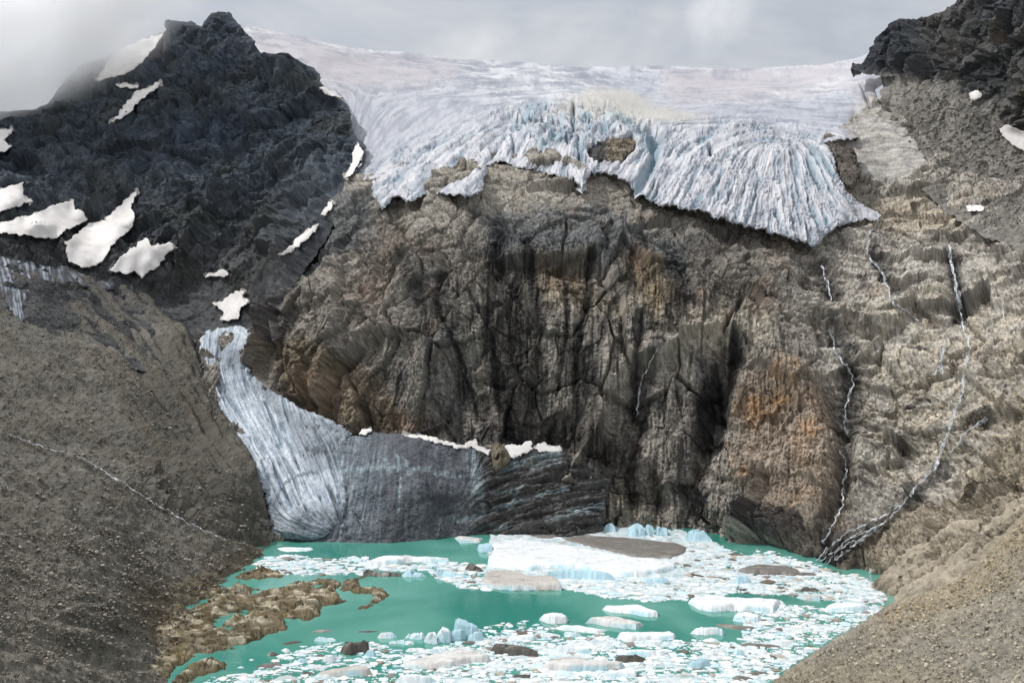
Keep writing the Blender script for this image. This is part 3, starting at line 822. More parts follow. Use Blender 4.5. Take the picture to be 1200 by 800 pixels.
c = mix(c, lin(160, 155, 149), .85 * poly_mask(U, V, [(1000, 150), (1040, 140), (1095, 180), (1050, 210), (1005, 190)], 6, 6, 10))
c = mix(c, lin(184, 172, 158), .7 * poly_mask(U, V, [(1020, 150), (1050, 150), (1070, 172), (1040, 172)], 6, 6, 10))
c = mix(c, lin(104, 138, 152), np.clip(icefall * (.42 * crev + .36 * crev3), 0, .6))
teal = poly_mask(U, V, [(760, 150), (778, 165), (772, 185), (745, 228), (735, 222), (760, 190), (752, 160)], 5, 4, 8)
c = mix(c, lin(104, 142, 154), .45 * teal)
c = mix(c, lin(128, 160, 172), .35 * crest * (rs > .5))
grime = sstep(.1, .5, fbm(q2 * .8, 4, 126))
c = mix(c, lin(128, 124, 126), .55 * grime * icefall)
edge = sstep(7, 0, S.sd) * (V > 150)
c = mix(c, lin(138, 134, 132), .5 * edge * sstep(-.2, .5, fbm(q2 * 3, 3, 127)))
marg = poly_mask(U, V, [(995, 128), (1030, 100), (1120, 150), (1120, 230), (1000, 225), (1000, 180)], 10, 14, 9)
c = mix(c, mix(lin(134, 129, 122)[None], lin(184, 177, 168)[None], sstep(-.2, .3, fbm(q2 * 2.5 + 3, 4, 117))), .97 * marg * sstep(40, 4, S.sd + 20 * fbm(q2 * 1.5, 3, 114)))
c = mix(c, lin(40, 52, 58), hole)
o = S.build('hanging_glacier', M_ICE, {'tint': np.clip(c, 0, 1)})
tag(o, 'broad pale blue crevassed glacier hanging over the top of the cliff', 'glacier')
gl = S

# rock window in the icefall
S = Sheet(WINDOW, glac, step=0.6, margin=5, jitter=5, jscale=6, seed=24, profile=rounded(5, 8))
U, V, Q = S.U, S.V, S.P0
fa, ra, _ = facet(Q / 7, 131)
fb, rb, _ = facet(Q / 2.6, 132)
S.displace(2.2 * fa + 1.1 * fb + 2 * fbm(Q / 9, 3, 133) - 3)
c = mix(lin(90, 88, 88)[None], lin(138, 128, 112)[None], sstep(705, 718, U + 6 * fbm(Q / 6, 3, 134)))
c = tone(c, 1 + .4 * (ra - .5) + .5 * (rb - .5))
o = S.build('rock_outcrop', M_ROCK, {'tint': c, 'wet': 0 * U})
tag(o, 'grey and tan rock knob showing through a hole in the hanging glacier', 'rock outcrop')

# rock rib between the right ice lobe and the ice margin
RIB = [(966, 168), (980, 170), (992, 172), (1002, 176), (1004, 186), (1010, 200), (1006, 212), (1000, 222), (992, 219), (985, 205), (981, 190)]
S = Sheet(RIB, glac, step=0.6, margin=5, jitter=3, jscale=6, seed=25, profile=rounded(9, 6))
U, V, Q = S.U, S.V, S.P0
fa, ra, _ = facet(Q / 7, 135)
fb, rb, _ = facet(Q / 2.4, 136)
S.displace(1.8 * fa + 1 * fb)
c = tone(np.broadcast_to(lin(96, 90, 84), U.shape + (3,)), 1 + .5 * (ra - .5) + .7 * (rb - .5))
tag(S.build('rock_outcrop', M_ROCK, {'tint': c, 'wet': 0 * U}), 'dark narrow rock rib beside the right lobe of the hanging glacier', 'rock outcrop')

# ---- debris-covered dead ice at the foot of the wall ----------------------------------------------------------------------
dead_d = TPS([(330, 640, 343), (400, 632, 344), (440, 634, 342), (540, 626, 354), (600, 624, 357), (660, 628, 351), (710, 622, 360), (360, 560, 372), (420, 560, 362), (500, 570, 357), (470, 545, 366), (440, 520, 385), (500, 512, 383), (560, 524, 382), (600, 540, 377),
              (655, 530, 384), (700, 550, 381), (640, 585, 366), (560, 590, 364), (715, 585, 370), (450, 600, 352), (400, 600, 352), (340, 600, 352), (340, 500, 405)], 1e-3)
DEAD = [(330, 640), (318, 626), (330, 560), (345, 500), (372, 488), (398, 499), (413, 511), (440, 506), (470, 508), (492, 508), (520, 514), (545, 521), (562, 524), (575, 533), (598, 536), (610, 527), (640, 525), (657, 529), (675, 534), (695, 541), (708, 543),
        (720, 553), (712, 580), (708, 600), (707, 622), (690, 632), (640, 634), (600, 630), (560, 630), (530, 634), (486, 641), (440, 643), (400, 642)]
S = Sheet(DEAD, dead_d, step=0.8, jitter=3, jscale=8, seed=27, profile=rounded(3, 7))
U, V, Q = S.U, S.V, S.P0
dflow = [[(420, 515), (410, 560), (395, 620)], [(470, 515), (468, 560), (466, 625)], [(520, 525), (530, 570), (525, 625)], [(545, 610), (590, 593), (640, 577), (700, 570)], [(580, 575), (650, 545), (700, 550)], [(600, 610), (690, 600)]]
d1 = flow_lic((310, 480, 730, 650), dflow, 30, 1.2, 51, 30)
d2 = flow_lic((310, 480, 730, 650), dflow, 60, 4, 52, 30)
fa, ra, _ = facet(Q / 8, 141)
fb, rb, _ = facet(Q / 2, 142)
rightp = sstep(540, 575, U)
disp = .05 * d1(U, V) * (1 + 9 * rightp) + .12 * d2(U, V) * (1 + 7 * rightp) + .9 * fbm(Q / 3.5, 5, 149, gain=.65) + .4 * fb * rightp + .8 * fa * (.1 + rightp) + 3 * fbm(Q / 22, 3, 143) + 1.6 * fbm(Q / 8, 4, 139)
S.displace(disp * sstep(-3, 8, S.sd))
c = mix(lin(62, 66, 72)[None], lin(88, 91, 96)[None], np.clip(.5 + 1.3 * fbm(Q / 12, 4, 144), 0, 1))
c = mix(c, lin(122, 126, 132), .5 * sstep(.05, .4, fbm(Q * np.array([1, 1, .5]) / 7 + 4, 5, 138, gain=.65)) * (1 - rightp))
c = mix(c, lin(48, 50, 54), .5 * sstep(.05, .4, fbm(Q / 10 + 14, 4, 137)))
nearT = poly_mask(U, V, [(370, 480), (430, 500), (452, 540), (446, 590), (428, 635), (370, 640)], 30, 16, 14)
c = mix(c, mix(lin(92, 100, 108)[None], lin(146, 155, 163)[None], np.clip(.35 + .55 * d1(U, V) + fbm(Q / 4, 4, 136), 0, 1)), .7 * nearT)
c = mix(c, lin(78, 73, 66), .6 * rightp)
c = mix(c, lin(84, 86, 92), .5 * sstep(600, 625, V) * sstep(470, 360, U))
c = tone(c, 1 + .3 * (rb - .5) * rightp + .55 * fbm(Q / 2.2, 5, 140, gain=.7) + .14 * np.clip(d1(U, V), -2, 2) * (.05 + rightp) + .45 * perlin(Q / 1.2, 148))
q5 = np.stack([U / 9, V / 5, 0 * U], -1)
Uw, Vw = U + 4 * fbm(q5, 2, 145), V + 3 * fbm(q5 + 9, 2, 146)
bl = np.zeros(U.shape)
for pts, w, s_ in [([(395, 553), (430, 549), (470, 546), (502, 549)], 2.6, .85), ([(440, 540), (445, 552)], 2, .6), ([(452, 537), (455, 552)], 3, .6), ([(466, 535), (468, 555), (467, 602)], 1.8, .85), ([(475, 540), (480, 552)], 3, .7), ([(492, 546), (520, 556), (535, 558)], 2, .7),
                   ([(553, 535), (556, 556), (560, 575)], 7, .7), ([(560, 570), (568, 600)], 3, .5), ([(520, 552), (540, 558)], 2, .6), ([(535, 612), (560, 603), (590, 594), (620, 582), (645, 577), (664, 573)], 2.4, .95), ([(600, 590), (606, 575), (612, 570)], 2, .8),
                   ([(572, 577), (590, 578), (604, 572)], 2, .6), ([(603, 540), (630, 534), (652, 534)], 6, .85), ([(625, 548), (655, 543)], 3, .6), ([(585, 553), (605, 548)], 4, .7), ([(672, 600), (690, 597), (706, 592)], 6, .8), ([(640, 612), (670, 606)], 2.5, .5), ([(375, 545), (398, 540)], 3, .6), ([(352, 520), (380, 515)], 3, .5),
                   ([(530, 605), (515, 612)], 3, .6), ([(577, 617), (592, 618)], 4, .7), ([(400, 505), (412, 512)], 3, .4)]:
    d_, _ = line_dist(Uw, Vw, pts)
    bl = np.maximum(bl, s_ * sstep(1.7, .2, d_ / w) * np.clip(.55 + .8 * fbm(q5 * 1.7 + 60, 3, 147), 0, 1))
c = mix(c, mix(lin(134, 164, 172)[None], lin(182, 196, 200)[None], np.clip(.5 + .6 * d1(U, V), 0, 1)), bl * np.clip(.75 + .35 * d1(U, V), 0, 1))
o = S.build('debris_covered_ice', M_DIRTY, {'tint': c}, land=True)
tag(o, 'dark debris-covered ice front standing in the far end of the lake', 'glacier ice')
dead = S

# ---- pale ice tongue on the left ---------------------------------------------------------------------------------------
TONGUE = [(231, 400), (236, 391), (246, 386), (262, 382), (280, 380), (297, 388), (300, 404), (292, 415), (290, 428), (297, 440), (312, 452), (324, 461), (342, 471), (358, 480), (378, 487), (400, 498), (412, 508), (402, 520), (398, 535),
          (404, 552), (406, 570), (408, 592), (402, 612), (385, 626), (375, 632), (350, 634), (330, 630), (318, 624), (314, 600), (310, 578), (300, 556), (290, 532), (276, 506), (262, 484), (250, 462), (240, 440), (233, 418)]


def tong_d(u, v):
    b = base(u, v)
    w = sstep(300, 345, u) * sstep(470, 520, v)
    return b * (1 - w) + (dead_d(u, v) - 1) * w


S = Sheet(TONGUE, tong_d, step=0.7, jitter=4, jscale=7, seed=29, profile=lambda s, u, v: (4 + 2 * sstep(380, 330, u) + 7 * sstep(470, 420, v)) * np.sqrt(np.clip(1 - (1 - np.clip(s / 12, 0, 1)) ** 2, 0, 1)))
U, V, Q = S.U, S.V, S.P0
tflow = [[(245, 395), (243, 430), (262, 475), (300, 540), (325, 600)], [(290, 390), (275, 440), (300, 490), (335, 540), (350, 600)], [(330, 475), (330, 510), (345, 545), (380, 600)], [(360, 490), (385, 520), (395, 560), (400, 600)], [(320, 615), (380, 622)]]
t1 = flow_lic((220, 370, 425, 640), tflow, 26, 1.0, 61, 20, .8)
t2 = flow_lic((220, 370, 425, 640), tflow, 40, 2.6, 62, 20, .8)
T1, T2 = t1(U, V), t2(U, V)
S.displace((.22 * T1 + .4 * T2 - .5 * sstep(.8, 1.8, -T2) + 1.5 * fbm(Q / 14, 3, 151)) * sstep(-3, 8, S.sd))
c = mix(lin(150, 161, 172)[None], lin(200, 206, 212)[None], np.clip(.5 + .5 * T1, 0, 1))
c = mix(c, lin(120, 136, 148), .7 * sstep(.4, 1.5, -T2))
for poly, m in [([(250, 400), (285, 408), (290, 428), (272, 440), (256, 425)], .75), ([(330, 480), (370, 488), (405, 505), (400, 545), (370, 560), (345, 520)], .6), ([(296, 440), (325, 462), (330, 485), (310, 470)], .8), ([(345, 600), (405, 590), (412, 580), (415, 635), (330, 636)], .75), ([(305, 560), (325, 585), (340, 625), (315, 625)], .55)]:
    c = mix(c, lin(82, 88, 96), m * poly_mask(U, V, poly, 8, 9, 10) * np.clip(.7 + .45 * T1, 0, 1))
fade = poly_mask(U, V, [(392, 480), (430, 480), (430, 650), (350, 650), (395, 612), (410, 570), (402, 520)], 18, 14, 9) * np.clip(.85 + .15 * T1, 0, 1)
c = mix(c, mix(lin(70, 76, 84)[None], lin(104, 110, 118)[None], np.clip(.5 + .5 * T2, 0, 1)), .85 * fade)
c = tone(c, 1 + .35 * perlin(Q / 1.3, 153))
dirt = sstep(.1, .45, fbm(np.stack([U / 5, V / 6, 0 * U], -1), 4, 152)) * sstep(26, 3, S.sd) * (V > 400)
c = mix(c, lin(86, 82, 78), .8 * dirt)
d_, _ = line_dist(U, V, [(322, 590), (330, 570), (345, 558), (370, 553)])
c = mix(c, lin(84, 94, 104), .7 * np.exp(-(d_ / 2) ** 2))
o = S.build('ice_tongue', M_ICE, {'tint': np.clip(c, 0, 1)})
tag(o, 'pale streaked ice tongue curving down between the left moraine and the cliff', 'glacier ice')

# ---- old dirty ice under the peak ------------------------------------------------------------------------------------------
OLD = [(-60, 275), (0, 276), (22, 284), (40, 296), (62, 300), (85, 312), (120, 318), (135, 324), (140, 334), (128, 343), (118, 342), (90, 336), (66, 332), (45, 340), (33, 352), (27, 385), (16, 370), (0, 345), (-60, 340)]
S = Sheet(OLD, base, step=0.8, jitter=5, jscale=8, seed=30, profile=rounded(5.5, 6))
U, V, Q = S.U, S.V, S.P0
o1 = flow_lic((-70, 260, 230, 430), [[(0, 280), (20, 330), (28, 375)], [(50, 300), (50, 335)], [(90, 310), (150, 345), (205, 400)], [(110, 320), (120, 345)]], 24, 1.4, 65, 22)(U, V)
S.displace(.12 * o1 + 1.2 * fbm(Q / 9, 3, 161))
w = sstep(-.5, 1.2, .35 * o1 + 1.6 * fbm(np.stack([U / 12, V / 12, 0 * U], -1), 4, 162) - .5 * sstep(60, 120, U) - .25 * sstep(120, 180, U))
c = mix(lin(66, 68, 72)[None], lin(164, 172, 182)[None], np.clip(.85 * w + .2 * sstep(60, 20, U) * w, 0, 1))
o = S.build('dirty_ice_field', M_ICE, {'tint': c})
tag(o, 'thin dirty ice field between the dark peak and the left moraine', 'glacier ice')

# ---- snow patches ------------------------------------------------------------------------------------------------------------
SNOW = [
    ('large snow slope near the misty top of the dark peak', [(112, 95), (120, 82), (127, 71), (135, 62), (142, 57), (155, 51), (165, 47), (178, 43), (191, 40), (186, 50), (181, 57), (172, 68), (160, 79), (148, 88), (138, 89), (125, 92)], 3),
    ('small snow strip just above the diagonal snow gully on the peak', [(136, 99), (142, 97), (150, 97), (157, 100), (163, 100), (158, 104), (148, 103), (140, 104)], 2),
    ('slanting snow gully in the middle of the dark peak', [(127, 144), (134, 139), (141, 130), (150, 117), (158, 108), (166, 104), (176, 101), (184, 97), (191, 95), (184, 104), (174, 111), (162, 121), (152, 133), (142, 140), (134, 143)], 2),
    ('small snow patch cut by the left edge below the mist', [(-30, 152), (0, 152), (16, 150), (12, 158), (4, 164), (14, 172), (2, 179), (-30, 180)], 2),
    ('snow patch at the left edge beside the upper snowfield of the peak foot', [(-30, 222), (0, 221), (10, 217), (26, 214), (28, 228), (38, 236), (20, 242), (0, 249), (-30, 252)], 3),
    ('wide snowfield stretching from the left edge across the foot of the peak', [(-20, 264), (6, 260), (20, 255), (35, 252), (50, 246), (62, 240), (75, 236), (86, 234), (88, 245), (98, 247), (103, 258), (92, 263), (78, 270), (62, 281), (45, 279), (25, 275), (8, 273), (-20, 276)], 3.5),
    ('long tapering snow tongue climbing the peak foot to a sharp point', [(76, 284), (90, 273), (105, 262), (121, 258), (132, 248), (142, 238), (152, 229), (162, 222), (157, 234), (154, 241), (159, 255), (152, 271), (140, 279), (131, 289), (125, 300), (112, 313), (95, 314), (80, 306)], 3.5),
    ('snow tongue split into streaks right of the tapering snow tongue', [(128, 318), (140, 302), (150, 293), (160, 287), (172, 277), (178, 287), (190, 285), (200, 283), (207, 291), (195, 298), (187, 311), (165, 326), (158, 318), (148, 322)], 3),
    ('small curled snow scrap on the scree left of the cliff foot', [(238, 321), (250, 320), (256, 317), (262, 314), (268, 321), (262, 325), (254, 323), (242, 325)], 1.5),
    ('white snow patch above the head of the ice tongue', [(249, 356), (262, 351), (268, 346), (275, 341), (288, 340), (284, 349), (293, 351), (287, 358), (281, 361), (280, 373), (268, 376), (257, 375), (263, 366), (256, 360)], 2),
    ('long thin snow strip between the peak and the cliff top', [(326, 299), (340, 288), (348, 279), (355, 272), (364, 266), (373, 262), (373, 267), (360, 280), (345, 294), (333, 299)], 2),
    ('small snow strip in the gap above the long thin snow strip', [(376, 252), (380, 244), (385, 238), (392, 235), (388, 245), (381, 253)], 2),
    ('narrow snow strip beside the left margin of the hanging glacier', [(403, 209), (408, 198), (412, 188), (415, 172), (419, 167), (423, 174), (427, 180), (420, 193), (412, 205)], 2),
    ('snow ledge where the right rim of the peak meets the glacier', [(374, 104), (382, 101), (391, 106), (401, 114), (394, 115), (382, 111)], 2),
    ('round snow patch below the dark cliffs of the right ridge', [(1135, 109), (1143, 106), (1151, 110), (1149, 116), (1142, 119), (1136, 115)], 2.5),
    ('big snow patch cut by the right edge on the grey scree', [(1170, 152), (1180, 147), (1192, 151), (1204, 155), (1230, 160), (1230, 180), (1204, 178), (1190, 173), (1176, 161)], 2.5),
    ('small snow patch on the pale slabs right of the glacier', [(1131, 242), (1138, 239), (1147, 239), (1155, 243), (1150, 248), (1140, 248), (1134, 247)], 1.5),
]
snow_list = []


def snow_sheet(label, poly, T, dfn, over=None, seed=1, mat=None):
    S = Sheet(poly, dfn, step=0.7, margin=5, jitter=4, jscale=6, seed=seed, curl=.8, profile=rounded(T * .25, 4))
    U, V, Q = S.U, S.V, S.P0
    S.displace(.1 * fbm(Q / 12, 3, seed) + .1 * fbm(Q / 3, 2, seed + 2))
    c = mix(lin(228, 224, 220)[None], lin(206, 200, 195)[None], np.clip(.3 + 1.2 * fbm(Q / 8, 4, seed + 5), 0, 1))
    c = mix(c, lin(96, 92, 88), .75 * sstep(.5, -.4, S.sd / 3 - 1.6 * fbm(Q / 4, 4, seed + 6) + .1))
    o = S.build('snow_patch', M_SNOW, {'tint': c}, smooth=True)
    tag(o, label, 'snow patch', 'old snow patches on the mountainside')
    return o


snow_ground = ground(3, 4)
for k_, (lb, poly, T) in enumerate(SNOW):
    snow_sheet(lb, poly, T * .6, lambda u, v: snow_ground(u, v) - .8, seed=200 + 7 * k_)
for k_, (lb, poly) in enumerate([
        ('thin curved snow crest along the top of the dark ice front', [(470, 509), (480, 508), (492, 508), (506, 511), (519, 515), (532, 519), (545, 520), (552, 516), (558, 514), (561, 522), (568, 524), (575, 527), (572, 533), (560, 528), (552, 524), (539, 527), (526, 522), (515, 520), (500, 516), (485, 514)]),
        ('notched snow cap just right of the pointed boulder', [(587, 523), (600, 520), (607, 522), (617, 517), (623, 516), (624, 527), (612, 532), (600, 537), (594, 532)]),
        ('smooth snow cap at the right end of the snow crest', [(624, 525), (630, 520), (637, 518), (645, 522), (656, 522), (660, 529), (645, 530), (632, 529)]),
        ('tiny snow scrap where the cliff meets the dark ice', [(420, 507), (426, 503), (435, 501), (436, 505), (428, 509), (422, 510)])]):
    snow_sheet(lb, poly, 1.6, lambda u, v: dead_d(u, v) - 3.2, seed=400 + 7 * k_)
# pointed boulder in the snow
S = Sheet([(574, 527), (578, 521), (584, 517), (591, 524), (599, 535), (597, 543), (590, 548), (581, 553), (577, 549), (576, 538)], lambda u, v: dead_d(u, v) - 2.5, step=.6, margin=5, jitter=1, jscale=4, seed=33, curl=2, profile=rounded(5, 9))
U, V, Q = S.U, S.V, S.P0
fa, ra, _ = facet(Q / 4.5, 171)
fb, rb, _ = facet(Q / 1.8, 172)
S.displace(1.2 * fa + .5 * fb)
tag(S.build('boulder', M_ROCK, {'tint': tone(np.broadcast_to(lin(112, 103, 90), U.shape + (3,)), 1 + .4 * (ra - .5) + .4 * (rb - .5)), 'wet': 0 * U}), 'big pointed brown boulder stuck in the snow on the dark ice front', 'boulder')
# ---- water
m, nt_, b_ = new_mat('glacial_water')
silt = nt_.nodes.new('ShaderNodeTexNoise')          # drifting clouds of glacial silt
silt.inputs['Scale'].default_value = 0.022
silt.inputs['Detail'].default_value = 4
silt.inputs['Distortion'].default_value = 0.6
sr = nt_.nodes.new('ShaderNodeValToRGB')
sr.color_ramp.elements[0].position, sr.color_ramp.elements[0].color = 0.35, (*lin(56, 130, 117), 1)
sr.color_ramp.elements[1].position, sr.color_ramp.elements[1].color = 0.68, (*lin(106, 166, 152), 1)
nt_.links.new(silt.outputs['Fac'], sr.inputs['Fac'])
nt_.links.new(sr.outputs['Color'], b_.inputs['Base Color'])
b_.inputs['Roughness'].default_value = 0.08
b_.inputs['Specular IOR Level'].default_value = 0.5
tcw = nt_.nodes.new('ShaderNodeTexCoord')
nw = nt_.nodes.new('ShaderNodeTexNoise')
nw.inputs['Scale'].default_value = 0.6
nw.inputs['Detail'].default_value = 3
nt_.links.new(tcw.outputs['Object'], nw.inputs['Vector'])
nt_.links.new(tcw.outputs['Object'], silt.inputs['Vector'])
bw = nt_.nodes.new('ShaderNodeBump')
bw.inputs['Strength'].default_value = 0.2
bw.inputs['Distance'].default_value = 0.15
nt_.links.new(nw.outputs['Fac'], bw.inputs['Height'])
nt_.links.new(bw.outputs[0], b_.inputs['Normal'])
x = np.array([[-260, 60, 0], [260, 60, 0], [330, 420, 0], [-330, 420, 0]])
tag(mesh_obj('lake', x, [[0, 1, 2, 3]], m), 'milky turquoise glacial lake strewn with floating ice', None, None, 'structure')
# ------------------------------------------------------------------ rock in the lake
def zoom(ox, oy, sc, pts):
    return [(ox + x / sc, oy + y / sc) for x, y in pts]


UP = np.array([0, 0, 1.0])


def squash(poly, h):
    """traced outlines include the height of the thing: pull the far side in so that base plus height fills the outline"""
    vm, vn = max(p[1] for p in poly), min(p[1] for p in poly)
    d = lake_depth(vm)
    E = max(vm - vn, 1e-3)
    h = min(h, .62 * E * d / F)
    k = (E - h * F / d) / E
    return [(u, vm - (vm - v) * k) for u, v in poly], h


def lake_rock(label, poly, h, seed, name='rock_islet', step=.7, kind=None, pools=0.0):
    S = Sheet(poly, lambda u, v: lake_depth(v), step=step, margin=5, jitter=4, jscale=7, seed=seed, curl=1.5)
    U, V, Q = S.U, S.V, S.P0
    wq = np.stack([fbm(Q / 12, 3, seed), fbm(Q / 12 + 7, 3, seed + 1), 0 * U], -1) * 4
    Qa = (Q + wq) * np.array([.5, 1.15, 1.0])
    r1 = fbm(Qa / 5, 4, seed + 2, ridged=True)
    fa, ra, ea = facet(Qa / 5.5, seed + 3)
    fb, rb, eb = facet(Qa / 2.2, seed + 4)
    prof = sstep(-1, 9, S.sd)
    z = h * (.35 + .65 * r1) * prof + prof * (.8 * fa + .5 * fb) + 1.3 * fbm(Q / 18, 3, seed + 5) * prof - .25
    z = np.where(S.sd < 0, -.4 - .15 * S.over, z - pools * sstep(.05, .3, fbm(Q / 11 + 3, 3, seed + 6)))
    S.displace(z, UP)
    c = mix(lin(92, 82, 62)[None], lin(122, 109, 86)[None], np.clip(.5 + 1.5 * fbm(Qa / 5, 4, seed + 7), 0, 1))
    c = mix(c, lin(192, 182, 160), .9 * sstep(.04, .32, fbm(Qa / 3.2, 4, seed + 8) + .10 * z / max(h, .1)) )
    c = mix(c, lin(104, 92, 52), .6 * sstep(.1, .4, fbm(Q / 9 + 20, 3, seed + 9)))
    c = tone(c, 1 + .3 * (ra - .5) + .45 * (rb - .5) - .4 * sstep(.07, 0, eb))
    c = mix(c, lin(74, 66, 42), .7 * sstep(.7, .1, z))
    S.build(name, M_LROCK, {'tint': c}, land=True)
    o = COL.objects[-1]
    tag(o, label, 'rock', 'low brown rocks rising out of the lake', kind)
    return o


lake_rock('broad low shelf of brown and cream rock reaching into the lake from the left shore',
          [(150, 735), (175, 716), (200, 706), (225, 693), (262, 687), (287, 685), (310, 691), (330, 687), (355, 680), (375, 676), (392, 677), (402, 684), (395, 693), (404, 700), (418, 705), (415, 711), (398, 712), (385, 710), (377, 713), (377, 722), (362, 728), (340, 731), (335, 740), (310, 745),
           (300, 756), (282, 764), (250, 765), (230, 768), (216, 778), (203, 790), (185, 806), (150, 830), (130, 780)], 2.5, 301, 'rock_shelf', pools=1.9)
lake_rock('small ring of rock curling round a pool at the tip of the brown rock shelf',
          [(400, 680), (412, 676), (424, 672), (430, 667), (432, 674), (422, 680), (425, 688), (440, 685), (450, 690), (461, 696), (450, 702), (440, 710), (430, 715), (418, 716), (416, 712), (430, 707), (436, 700), (430, 697), (420, 697), (408, 694), (396, 692)], 2.0, 321)
lake_rock('long rounded rock hump behind the brown rock shelf near the scree shore', [(270, 678), (280, 671), (292, 667), (306, 664), (320, 666), (338, 673), (326, 678), (308, 679), (290, 680)], 2.4, 331)
lake_rock('narrow rock hump at the bottom left corner of the lake', [(190, 812), (203, 797), (216, 783), (230, 777), (243, 772), (258, 773), (272, 778), (264, 784), (250, 789), (232, 795), (214, 804), (200, 815)], 3.0, 341)
lake_rock('small block of brown rock standing in a pool beside the left scree', [(196, 728), (199, 722), (204, 721), (209, 727), (207, 733), (199, 734)], 2.0, 351)

# ------------------------------------------------------------------ ice on the lake
M_FLOE = surf_mat('floe_ice', 0.55, 0.06, 1.5, 0.4, 0.15, 0.4, fine=3.0)
WHITE, BLUE, DIRTY, DARK, TAN, GREY = lin(230, 234, 236), lin(176, 208, 218), lin(210, 208, 204), lin(86, 81, 75), lin(190, 185, 178), lin(118, 114, 109)
ALL_FLOES = []


def floe(name, cat, label, poly, h, kind, seed, block=0.0, group=None):
    src = poly
    poly, h = squash(poly, h)
    span = max(max(p[0] for p in poly) - min(p[0] for p in poly), 4)
    step = 0.34 if span < 90 else 0.6
    S = Sheet(poly, lambda u, v: lake_depth(v), step=step, margin=2.5, jitter=min(1.4, span * (.018 if cat == 'ice floe' else .012)), jscale=max(4, min(14, span * .2)), seed=seed, curl=1.0)
    U, V, Q = S.U, S.V, S.P0
    prof = sstep(-.2, 1.9, S.sd) ** .75
    inn = sstep(1.0, 3.5, S.sd)
    fa, ra, ea = facet(Q / max(3.0, span * (.085 if cat == 'ice floe' else .11)), seed + 1, .04)
    fb, rb, eb = facet(Q / 1.1, seed + 2)
    tl = np.random.default_rng(seed).normal(0, .22, 2)
    cen = Q.mean(0)
    ext = max(np.ptp(Q[:, 0]), np.ptp(Q[:, 1]), 1)
    tilt = ((Q[:, 0] - cen[0]) * tl[0] + (Q[:, 1] - cen[1]) * tl[1]) / ext * 2
    z = prof * (h * np.clip(.85 + .22 * inn + tilt + .3 * fbm(Q / 9, 2, seed + 3), .25, 1.5) + ((.03 if block < .15 else .2) + 1.5 * block) * fa * min(1, h)) + inn * (.07 * fb + .3 * fbm(Q / 3, 3, seed + 4) * min(1, h))
    z = np.where(S.sd < 0, -.3 - .2 * S.over, z - .12)
    S.displace(z, UP)
    lo = fbm(Q * np.array([.6, 1.2, 1]) / 4, 4, seed + 5)
    top = {'white': WHITE, 'blue': BLUE, 'dirty': DIRTY, 'dark': DARK, 'tan': TAN, 'grey': GREY}[kind]
    c = mix(top[None] * np.ones((len(U), 1)), (top * .82)[None], np.clip(.2 + 1.2 * lo, 0, 1))
    dirt = {'white': .10 if span < 100 else .32, 'blue': .05, 'dirty': .55, 'dark': .3, 'tan': .6, 'grey': .4}[kind]
    c = mix(c, lin(140, 124, 108), dirt * sstep(.05, .4, fbm(Q * np.array([.5, 1.4, 1]) / 3.5 + 9, 4, seed + 6)))
    if kind in ('dark', 'grey'):
        c = mix(c, lin(212, 210, 206), .75 * (.8 if kind == 'dark' else .35) * sstep(.1, .45, fbm(Q * np.array([.4, 1.3, 1]) / 4, 4, seed + 8)))
    c = tone(c, 1 + .12 * (rb - .5) + .1 * (ra - .5))
    if kind in ('white', 'dirty', 'tan'):
        c = mix(c, lin(160, 204, 214), .75 * sstep(2.2, .8, S.sd) * sstep(-.2, .3, fbm(Q / 7, 2, seed + 7)))
    o = S.build(name, M_FLOE, {'tint': np.clip(c, 0, 1)})
    tag(o, label, cat, group)
    ALL_FLOES.append(src)
    return o


